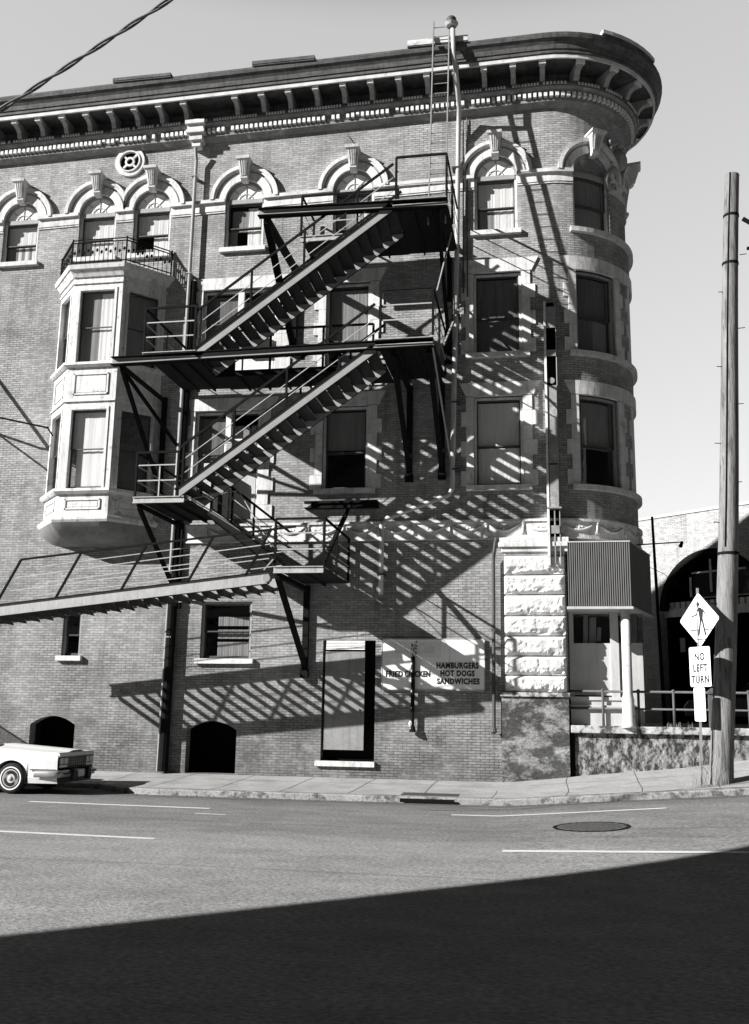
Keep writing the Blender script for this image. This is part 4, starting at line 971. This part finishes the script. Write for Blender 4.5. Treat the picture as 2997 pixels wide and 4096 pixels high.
# road signs
gx,gy=3.05,-2.72
TS=thing('road_sign_post','steel post carrying a diamond crossing sign, a NO LEFT TURN sign and a blank plate','road sign',(gx,gy,zwalk(gx,gy)))
lean=Vector((.1,0,4.2)); pbase=Vector((gx,gy,zwalk(gx,gy)-.05))
ps=MB().bar(pbase,pbase+lean,.05,.03,up=(0,1,0)); ps.build('post','steel_grey',TS)
ang=math.radians(-53)    # plates face the traffic coming from the left
Rz=Matrix.Rotation(ang,4,'Z')
def plate(cx_,cz_): return Matrix.Translation((cx_,gy-.03,cz_))@Rz@Matrix.Rotation(PI/2,4,'X')
def pmesh(name,poly,mk,mt,th=.004,zo=.02,m_=None):
    mb=MB(); a=[mt@Vector((x,y,zo)) for x,y in poly]; n=len(a); nz_=(mt.to_3x3()@Vector((0,0,1)))*th
    mb.add(a+[p+nz_ for p in a],[tuple(range(n))[::-1],tuple(range(n,2*n))]+[(i,(i+1)%n,(i+1)%n+n,i+n) for i in range(n)])
    return mb.build(name,mk,m_ or TS)
def rrect(w_,h_,r=.04):
    out=[]
    for cx_,cy_,a0 in ((w_/2-r,h_/2-r,0),(-w_/2+r,h_/2-r,PI/2),(-w_/2+r,-h_/2+r,PI),(w_/2-r,-h_/2+r,1.5*PI)):
        for i in range(4): a=a0+PI/2*i/3; out.append((cx_+r*math.cos(a),cy_+r*math.sin(a)))
    return out
def diamond(s,r=.05):
    out=[]
    for k_ in range(4):
        a0=k_*PI/2; cx_,cy_=(s-r*1.414)*math.cos(a0),(s-r*1.414)*math.sin(a0)
        for i in range(4): a=a0-PI/4+PI/2*i/3; out.append((cx_+r*math.cos(a),cy_+r*math.sin(a)))
    return out
mt=plate(3.17,3.93)
dm=pmesh('diamond_plate',diamond(.58),'sign_white',mt,zo=.02)
bo=MB()
sgn_w=.0
def stroke(mb,a,b,wd,zo=.028):
    a=Vector(a);b=Vector(b); d=(b-a).normalized(); n=Vector((-d.y,d.x))*wd/2
    mb.add([mt@Vector((*(a-n),zo)),mt@Vector((*(b-n),zo)),mt@Vector((*(b+n),zo)),mt@Vector((*(a+n),zo))],[(0,1,2,3)])
pf=MB()
pf.add([mt@Vector((-.02+.045*math.cos(a*PI/6),.33+.055*math.sin(a*PI/6),.028)) for a in range(12)],[tuple(range(12))])
pf.add([mt@Vector((x,y,.028)) for x,y in ((-.03,.27),(.06,.26),(.13,.18),(.1,.0),(.02,-.02),(-.0,.12))],[tuple(range(6))])
stroke(pf,(.1,.22),(.18,.12),.03); stroke(pf,(.18,.12),(.17,.0),.028); stroke(pf,(-.02,.22),(-.08,.1),.03); stroke(pf,(-.08,.1),(-.22,.08),.028)
stroke(pf,(.05,.02),(-.03,-.34),.045); stroke(pf,(.08,.02),(.17,-.34),.045); stroke(pf,(-.03,-.34),(-.07,-.33),.03)
stroke(pf,(-.26,-.22),(-.03,-.22),.022); stroke(pf,(.17,-.22),(.36,-.22),.022); stroke(pf,(-.1,-.42),(.18,-.42),.022)
pf.build('crossing_figure','sign_black',dm)
mt2=plate(3.14,2.93); rp=pmesh('turn_plate',rrect(.6,.84),'sign_white',mt2,zo=.02)
for t,y in (('NO',.14),('LEFT',-.1),('TURN',-.34)): text_mesh('lettering',t,.22,'sign_black',rp,mt2@Matrix.Translation((0,y,.028)),xs=.8,bold=.006,gap=1.15,ext=.003)
mt3=plate(3.1,2.14); pmesh('blank_plate',rrect(.32,.7,.03),'sign_white',mt3,zo=.02)
# weeds
wd=MB(); random.seed(5)
for i in range(46):
    x=gx+random.gauss(-.1,.3); y=gy+random.uniform(-.3,.1); z=zwalk(x,y); h=random.uniform(.15,.75)*(1.2-abs(x-gx)); h=max(.1,h)
    dx_=random.gauss(0,.16); wd.tube([(x,y,z),(x+dx_*.4,y,z+h*.6),(x+dx_,y+random.gauss(0,.05),z+h)],[.004,.003,.0015],3,cap=False)
tag(wd.build('dry_weeds','dry_grass',loc=(gx,gy,.4)),'dry twiggy weeds at the foot of the sign post','weeds',kind='stuff')
gr=MB()
for i in range(60):
    x=random.choice((2.35,2.5,2.9,3.2))+random.gauss(0,.12); gr.tube([(x,.3,1.6),(x+random.gauss(0,.04),.3,1.6+random.uniform(.05,.16))],[.005,.002],3,cap=False)
tag(gr.build('coping_grass','dry_grass',loc=(2.8,.3,1.6)),'short dry grass growing behind the coping','grass',kind='stuff')
# manhole, inlet grate
mh=thing('manhole_cover','round cast iron manhole cover between the lane lines','manhole cover',(.6,-7.65,zroad(.6,-7.65)))
def disc(mb,cx_,cy_,r0_,r1_,dz,n=40):
    for i in range(n):
        a=2*PI*i/n;b=2*PI*(i+1)/n; vs=[(cx_+r*math.cos(t),cy_+r*math.sin(t)) for r,t in ((r0_,a),(r1_,a),(r1_,b),(r0_,b))]
        mb.add([(x,y,zroad(x,y)+dz) for x,y in vs],[(0,1,2,3)])
m_=MB(); disc(m_,.6,-7.65,.56,.63,.009); m_.build('rim','steel_dark',mh); m_=MB(); disc(m_,.6,-7.65,.02,.56,.007); m_.build('cover','iron',mh)
m_=MB()
for i in range(-6,7):
    for j_ in range(-6,7):
        if i*i+j_*j_<38: x=.6+i*.085+(j_%2)*.04; y=-7.65+j_*.085; m_.box(x-.025,x+.025,y-.02,y+.02,zroad(x,y)+.007,zroad(x,y)+.014)
m_.build('tread_pattern','grate',mh)
ig=thing('drain_inlet','dark storm drain lid set in the pavement edge','drain',(-2.6,-2.85,.14))
m_=MB()
for i in range(8):
    xa=-3.25+i*.155; m_.add([(x,y,zwalk(x,y)+.006) for x,y in ((xa,-3.12),(xa+.15,-3.12),(xa+.15,-2.6),(xa,-2.6))],[(0,1,2,3)])
m_.build('lid','grate',ig); MB().box(-3.2,-2.05,-3.53,-3.5,.02,.1).build('inlet_mouth','black',ig)
# overhead cable
a=Vector((-14.2,-12.6,7.2)); b=Vector((-3.2,-11.6,14.9)); cb=MB()
for ph in (0,PI):
    pts=[]
    for i in range(140):
        t=i/139; q=a.lerp(b,t)-Vector((0,0,.35*4*t*(1-t)*.15)); an=ph+t*70; pts.append(q+Vector((0,math.cos(an)*.026,math.sin(an)*.026)))
    cb.tube(pts,.02,6)
tag(cb.build('overhead_cable','cable',loc=a),'thick twisted overhead cable crossing the upper left sky','cable')
# ================================================================== parked car
zc=zroad(-12,-3.4)
CR=thing('parked_car','white boxy sedan with quad headlights parked at the kerb facing right','car',(-13,-3.45,zc))
cy=-3.42; hw=.92; X0=-10.62; XR=-15.3
def cs(x,y,z): return Vector((x,cy+y,zc+z))
# body sides with wheel arches
def hoodz(x):   # shoulder height along the car
    pts=[(-15.4,.9),(-14.4,.95),(-12.3,.96),(-10.8,.86),(-10.6,.84)]
    for (a_,b_),(c_,d_) in zip(pts,pts[1:]):
        if a_<=x<=c_: return b_+(d_-b_)*(x-a_)/(c_-a_)
    return .84
def prof(z):  # half width by height
    pts=[(.2,.84),(.3,.88),(.5,.92),(.62,.925),(.8,.905),(1.0,.88)]
    for (a_,b_),(c_,d_) in zip(pts,pts[1:]):
        if a_<=z<=c_: return b_+(d_-b_)*(z-a_)/(c_-a_)
    return .84 if z<.2 else .88
body=MB()
WX=(-11.68,-14.3)
for s_ in (-1,1):
    def fn(u,z,p=0.,s_=s_):
        taper=.05*max(0,(u+11.3)/.7)**2
        return cs(u,s_*(prof(z)-taper+p),z)
    brk=[XR+i*.2 for i in range(24)]
    sd=MB().sheet(fn,XR,X0,.24,.84,[(wx-.4,wx+.4,.24,.36,.36) for wx in WX],brk=brk,reveal=.18); sd.uv={}
    body.add(sd.v,sd.f)
    # fender shoulder up to the hood
    xs_=[XR+(X0-XR)*i/24 for i in range(25)]; vs=[]
    for x in xs_:
        tp_=.05*max(0,(x+11.3)/.7)**2
        for (dy,z) in ((prof(.84)-tp_,.84),(prof(.9)-tp_,hoodz(x)),(.8-tp_,hoodz(x)+.03)): vs.append(cs(x,s_*dy,z))
    body.add(vs,[(3*i+j_,3*i+3+j_,3*i+4+j_,3*i+1+j_) for i in range(24) for j_ in range(2)])
xs_=[-12.3+(X0+12.3)*i/10 for i in range(11)]; vs=[]
for x in xs_:
    tp_=.05*max(0,(x+11.3)/.7)**2
    for k_ in range(9):
        y=(-.8+tp_)+(1.6-2*tp_)*k_/8; c_=.035*(1-(y/.8)**2)+(.025 if abs(y)<.32 else 0); vs.append(cs(x,y,hoodz(x)+.03+c_))
body.add(vs,[(9*i+k_,9*i+9+k_,9*i+10+k_,9*i+1+k_) for i in range(10) for k_ in range(8)])
body.add([cs(XR,-.88,.24),cs(XR,.88,.24),cs(XR,.86,.95),cs(XR,-.86,.95)],[(0,1,2,3)])
body.add([cs(XR,-.86,.95),cs(XR,.86,.95),cs(-14.6,.84,1.0),cs(-14.6,-.84,1.0)],[(0,1,2,3)])
# header panel above the grille and valance under the bumper
body.prism([(X0-.3,cy-.84,zc+.9),(X0+.0,cy-.84,zc+.895),(X0+.03,cy-.84,zc+.86),(X0+.03,cy-.84,zc+.8),(X0-.3,cy-.84,zc+.8)],(0,1.68,0))
MB().box(X0-.4,X0-.0,cy-.8,cy+.8,zc+.24,zc+.4).build('valance','car_dark',CR)
bo=body.build('body','car_paint',CR,smooth=False)
gh=MB(); gz=.99
roofp=[cs(-12.95,-.62,1.42),cs(-12.95,.62,1.42),cs(-14.3,.64,1.43),cs(-14.3,-.64,1.43)]
gh.prism(roofp,(0,0,.05))
for s_ in (-1,1):
    gh.bar(cs(-12.25,s_*.78,gz),cs(-12.97,s_*.62,1.43),.06,.05); gh.bar(cs(-13.6,s_*.8,gz),cs(-13.6,s_*.64,1.44),.06,.06,up=(0,1,0)); gh.bar(cs(-14.95,s_*.78,gz),cs(-14.3,s_*.63,1.44),.16,.06)
gh.build('roof','car_paint',CR)
gl=MB(); gl.add([cs(-12.22,-.77,gz),cs(-12.22,.77,gz),cs(-12.95,.61,1.43),cs(-12.95,-.61,1.43)],[(0,1,2,3)]); gl.build('windscreen','car_glass',CR)
gl=MB()
for s_ in (-1,1): gl.add([cs(-12.3,s_*.79,gz),cs(-14.9,s_*.79,gz),cs(-14.3,s_*.635,1.42),cs(-12.97,s_*.63,1.42)],[(0,1,2,3)])
gl.build('side_window','car_glass',CR)
gl=MB().add([cs(-14.95,-.76,gz),cs(-14.95,.76,gz),cs(-14.3,.61,1.43),cs(-14.3,-.61,1.43)],[(0,1,2,3)]); gl.build('rear_window','car_glass',CR)
it=MB().box(-14.8,-12.4,cy-.76,cy+.76,zc+.3,zc+.96); 
for y in (-.4,.4): it.box(-13.7,-13.55,cy+y-.25,cy+y+.25,zc+.9,zc+1.25)
it.build('cabin_interior','car_dark',CR)
wp=MB()
for y0_ in (-.6,.05): wp.bar(cs(-12.2,y0_,gz+.02),cs(-12.26,y0_+.5,gz+.035),.02,.02)
wp.bar(cs(-12.2,-.75,gz),cs(-12.2,.75,gz),.05,.03); wp.build('wiper','car_dark',CR)
ub=MB().box(XR+.2,X0-.3,cy-.6,cy+.6,zc+.2,zc+.4); 
for wx in WX: ub.box(wx-.42,wx+.42,cy-.72,cy+.72,zc+.3,zc+.76)
ub.build('underbody','car_dark',CR)
gr=MB().box(X0-.06,X0+.015,cy-.83,cy+.83,zc+.56,zc+.8); gr.build('grille','car_dark',CR)
go=bpy.data.objects['grille']; gb=MB()
for i in range(9): y=-.4+.1*i; gb.box(X0+.015,X0+.022,cy+y-.004,cy+y+.004,zc+.6,zc+.79)
for z in (.63,.68,.73): gb.box(X0+.015,X0+.022,cy-.42,cy+.42,zc+z,zc+z+.006)
gb.box(X0+.0,X0+.03,cy-.84,cy+.84,zc+.795,zc+.81); gb.build('grille_bar','hub_metal',go)
for s_ in (-1,1):
    for q in (.53,.72):
        h_=MB().box(X0+.005,X0+.03,cy+s_*q-.075,cy+s_*q+.075,zc+.655,zc+.77); ho=h_.build('headlight','lamp_lens',CR,bevel=.01)
        e_=MB(); 
        for (a_,b_,c_,d_) in ((-.085,.085,.645,.655),(-.085,.085,.77,.78),(-.085,-.075,.645,.78),(.075,.085,.645,.78)): e_.box(X0+.01,X0+.037,cy+s_*q+a_,cy+s_*q+b_,zc+c_,zc+d_)
        e_.build('bezel','hub_metal',ho)
    MB().box(X0+.0,X0+.028,cy+s_*.63-.17,cy+s_*.63+.17,zc+.58,zc+.63).build('turn_signal','lamp_lens',CR)
bu=MB(); vs=[]
for (x,y) in ((X0-.5,-.945),(X0-.2,-.945),(X0-.02,-.93),(X0+.05,-.89),(X0+.09,-.8),(X0+.12,0),(X0+.09,.8),(X0+.05,.89),(X0-.02,.93),(X0-.2,.945),(X0-.5,.945)):
    for (dx_,z) in ((-.03,.37),(0,.385),(.01,.44),(.0,.5),(-.04,.52)): 
        n_=Vector((x-(X0-1.2),y)).normalized(); vs.append(cs(x+dx_*n_.x,y+dx_*n_.y,z))
bu.add(vs,[(5*i+j_,5*i+5+j_,5*i+6+j_,5*i+1+j_) for i in range(10) for j_ in range(4)]); bu.build('bumper','bumper',CR,smooth=True)
MB().bar(cs(X0+.135,-.78,.455),cs(X0+.135,.78,.455),.02,.04).build('rub_strip','car_dark',CR)
for y in (-.36,.36): MB().box(X0+.08,X0+.19,cy+y-.07,cy+y+.07,zc+.3,zc+.56).build('bumper_guard','car_dark',CR,bevel=.015)
MB().box(X0+.14,X0+.155,cy-.15,cy+.15,zc+.36,zc+.5).build('licence_plate','sign_patch',CR)
tri=MB(); 
for s_ in (-1,1): tri.bar(cs(-11.22,s_*.93,.53),cs(X0-.02,s_*.87,.53),.012,.02); tri.bar(cs(-13.9,s_*.935,.53),cs(-12.15,s_*.935,.53),.012,.02)
tri.build('side_moulding','steel_dark',CR); MB().box(-11.0,-10.86,cy-.925,cy-.9,zc+.44,zc+.47).build('side_marker','car_dark',CR)
for wx in WX:
    for s_ in (-1,1):
        w_=MB(); yc=s_*.8; prf=[(.15,-.1),(.29,-.1),(.325,-.07),(.335,0),(.325,.07),(.3,.1),(.2,.1)]; n=32; vs=[]
        for i in range(n):
            a=2*PI*i/n
            for r_,o_ in prf: vs.append(cs(wx+r_*math.cos(a),yc+s_*o_,.335+r_*math.sin(a)))
        k_=len(prf); w_.add(vs,[(i*k_+j_,((i+1)%n)*k_+j_,((i+1)%n)*k_+j_+1,i*k_+j_+1) for i in range(n) for j_ in range(k_-1)])
        wo=w_.build('wheel','tyre',CR,smooth=True)
        def dsk(r0_,r1_,o0,o1,mk,nm):
            d_=MB(); vs=[]
            for i in range(n):
                a=2*PI*i/n
                for r_,o_ in ((r0_,o0),(r1_,o1)): vs.append(cs(wx+r_*math.cos(a),yc+s_*o_,.335+r_*math.sin(a)))
            d_.add(vs,[(2*i,2*((i+1)%n),2*((i+1)%n)+1,2*i+1) for i in range(n)]); return d_.build(nm,mk,wo)
        dsk(.222,.25,.104,.105,'whitewall','whitewall'); dsk(.0,.19,.101,.101,'hub_metal','hubcap')
        sp=MB()
        for i in range(36):
            a=2*PI*i/36; sp.bar(cs(wx+.1*math.cos(a),yc+s_*.108,.335+.1*math.sin(a)),cs(wx+.17*math.cos(a),yc+s_*.108,.335+.17*math.sin(a)),.009,.012,up=(0,1,0))
        sp.build('spoke','car_dark',wo); sp=MB().sphere(cs(wx,yc+s_*.11,.335),.05,1,.6,1,12,6); sp.build('hub','hub_metal',wo)
# ================================================================== neighbouring building with the big arch
def nmap():
    a=math.radians(39); d=Vector((math.cos(a),-math.sin(a),0)); n=Vector((-math.sin(a),-math.cos(a),0)); O=Vector((4.06,19.52,0))
    return lambda u,z,p=0.: O+d*u+n*p+Vector((0,0,z))
G=nmap()
NB=thing('arched_building','pale brick building with a great dark arch behind the corner','building',(5,19,1.6))
# arch centre found along this wall
AC,AW=3.19,2.45
ow=MB().sheet(G,-9,16,1.5,10.33,[(AC-AW,AC+AW,1.6,6.28,AW)],reveal=.5)
ow.build('wall','side_brick',NB)
ow2=MB().fbox(-9,16,10.33,10.45,-.4,.05,fn=G); ow2.build('parapet','side_brick',NB)
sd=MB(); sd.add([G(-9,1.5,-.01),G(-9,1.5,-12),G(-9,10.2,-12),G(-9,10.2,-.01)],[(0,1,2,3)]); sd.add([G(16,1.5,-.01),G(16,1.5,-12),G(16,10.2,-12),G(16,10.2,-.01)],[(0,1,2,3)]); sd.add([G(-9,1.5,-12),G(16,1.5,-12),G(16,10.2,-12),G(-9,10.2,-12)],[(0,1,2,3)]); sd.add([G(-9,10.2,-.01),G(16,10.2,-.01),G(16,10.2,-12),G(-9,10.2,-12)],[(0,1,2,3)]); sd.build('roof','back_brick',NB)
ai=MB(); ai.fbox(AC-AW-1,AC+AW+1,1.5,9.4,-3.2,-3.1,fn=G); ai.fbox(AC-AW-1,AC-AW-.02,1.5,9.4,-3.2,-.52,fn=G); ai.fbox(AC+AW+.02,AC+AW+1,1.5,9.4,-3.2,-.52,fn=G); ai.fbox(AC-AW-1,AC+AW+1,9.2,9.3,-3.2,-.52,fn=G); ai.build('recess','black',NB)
ar=MB(); ar.ring(AC,6.28,AW-.25,AW,-.5,.03,fn=G,n=32); ar.build('arch_surround','steel_dark',NB)
ln=MB(); ln.fbox(AC-AW,AC+AW,6.02,6.38,-.45,-.3,fn=G); 
for i in range(18):
    u=AC-AW+.03+i*.27
    if u<AC+AW-.2: ln.fbox(u,u+.19,6.38,6.64,-.45,-.3,fn=G)
ln.build('lintel_course','white_paint',NB)
wf=MB()
for q in ((AC-1.2,AC+1.5,7.82,7.9),(AC-1.32,AC-1.24,6.85,7.7),(AC-1.2,AC+1.5,6.76,6.8),(AC-.36,AC-.28,7.0,8.4)): wf.fbox(*q,-.62,-.56,fn=G)
wf.build('window_frame','white_paint',NB)
gp=MB(); gp.add([G(AC-1.2,6.8,-.65),G(AC+1.5,6.8,-.65),G(AC+1.5,7.8,-.65),G(AC-1.2,7.8,-.65)],[(0,1,2,3)]); gp.build('pane','glass',NB)
MB().fbox(AC-1.95,AC-1.72,4.55,5.15,-.7,-.64,fn=G).build('door_lamp','panel_board',NB)
# street mast and lamp arm
SM=thing('street_mast','thin dark mast with guy wires behind the corner entrance','mast',(2.95,3,1.58))
MB().tube([(2.98,3.2,1.58),(2.86,3.2,7.35)],[.055,.035],8).build('mast','steel_dark',SM)
LA=thing('lamp_arm','thin horizontal arm with a small floodlight fixed over the corner hood','lamp',(2.3,2.2,6.4))
m_=MB().tube([(2.1,1.2,6.22),(3.0,1.4,6.3),(3.42,1.45,6.33)],.018,6); m_.tube([(2.2,1.6,5.9),(3.0,2.2,5.6),(3.7,3.4,5.35)],.008,4); m_.build('arm','steel_dark',LA)
MB().tube([(3.42,1.45,6.34),(3.36,1.42,6.2)],[.035,.055],8).build('lamp_head','steel_dark',LA)
# cars in the shaded side street
def far_car(x,y,rot,lab,mk):
    t=thing('background_car',lab,'car',(x,y,1.58),'cars in the shaded side street')
    mt_=Matrix.Translation((x,y,1.58))@Matrix.Rotation(rot,4,'Z')
    def P(a,b,c): return mt_@Vector((a,b,c))
    pr_=[(-2.3,.3),(2.3,.3),(2.35,.6),(2.2,.8),(1.1,.9),(-1.5,.92),(-2.3,.85)]
    MB().prism([P(a,-.85,b) for a,b in pr_],mt_.to_3x3()@Vector((0,1.7,0))).build('body',mk,t,bevel=.05)
    pr_=[(.95,.9),(.35,1.35),(-.9,1.36),(-1.5,.92)]
    MB().prism([P(a,-.72,b) for a,b in pr_],mt_.to_3x3()@Vector((0,1.44,0))).build('cabin','car_dark',t)
    MB().prism([P(a,-.66,b) for a,b in ((.36,1.36),(-.92,1.36),(-.9,1.41),(.3,1.41))],mt_.to_3x3()@Vector((0,1.32,0))).build('roof',mk,t)
    for a in (-1.4,1.4):
        for b in (-.86,.7): MB().tube([P(a,b,.32),P(a,b+.16,.32)],.32,16).build('wheel','tyre',t)
far_car(6.6,9.2,math.radians(172),'dark sedan seen through the railing left of the pole','far_car_grey')
far_car(9.3,8.6,math.radians(150),'grey sedan at the right edge behind the railing','steel_grey')
# ================================================================== unseen deck, added and shaped to throw the foreground shade
SH=thing('shade_deck','unseen concrete deck on round columns, added to shade the near side of the street','shade_deck',(-22,-30,0))
e0=Vector((-62,-67.6)); e1=Vector((-12.4,-19.12)); nn=Vector((1,-1)).normalized()*15
c=[(e0.x,e0.y),(e1.x,e1.y),(e1.x+nn.x,e1.y+nn.y),(e0.x+nn.x,e0.y+nn.y)]
MB().prism([(x,y,10.2) for x,y in c],(0,0,.8)).build('deck','kerb',SH)
for t in (.15,.4,.65,.9):
    for k_ in (.55,.85):
        q=e0.lerp(e1,t)+nn*k_; MB().tube([(q.x,q.y,-.1),(q.x,q.y,10.2)],.45,16).build('column','kerb',SH,smooth=True)

db=MB(); random.seed(11)
for i in range(260):
    x=random.uniform(-14,6); y=ykerb(x)-.17-abs(random.gauss(0,.12)); z=zroad(x,y)+.008; a=random.uniform(0,PI); l=random.uniform(.012,.04)
    db.add([(x+l*math.cos(a),y+l*math.sin(a),z),(x+l*.5*math.cos(a+2),y+l*.5*math.sin(a+2),z+.012),(x-l*math.cos(a),y-l*math.sin(a),z)],[(0,1,2)])
tag(db.build('gutter_litter','crack',loc=(0,-3.5,0)),'dry leaves and scraps lying along the gutter','litter',kind='stuff')
# tar seams in the carriageway
tr_=MB()
strip(tr_,[(-16,-8.1),(-9,-8.0),(-3,-8.15),(4,-7.9),(9,-7.8)],.018,zroad,.005)
strip(tr_,[(-2.2,-4.2),(-.8,-4.3),(1.2,-4.15),(2.6,-4.3)],.03,zroad,.0055); strip(tr_,[(-7.6,-3.9),(-5.2,-4.0),(-4.3,-3.9)],.02,zroad,.006)
strip(tr_,[(-4.5,-9.0),(-1,-8.9),(3,-8.8)],.012,zroad,.0065); strip(tr_,[(-12,-13),(-5,-12.8),(0,-12.9)],.014,zroad,.006)
tag(tr_.build('road_seams','gutter'),kind='structure')
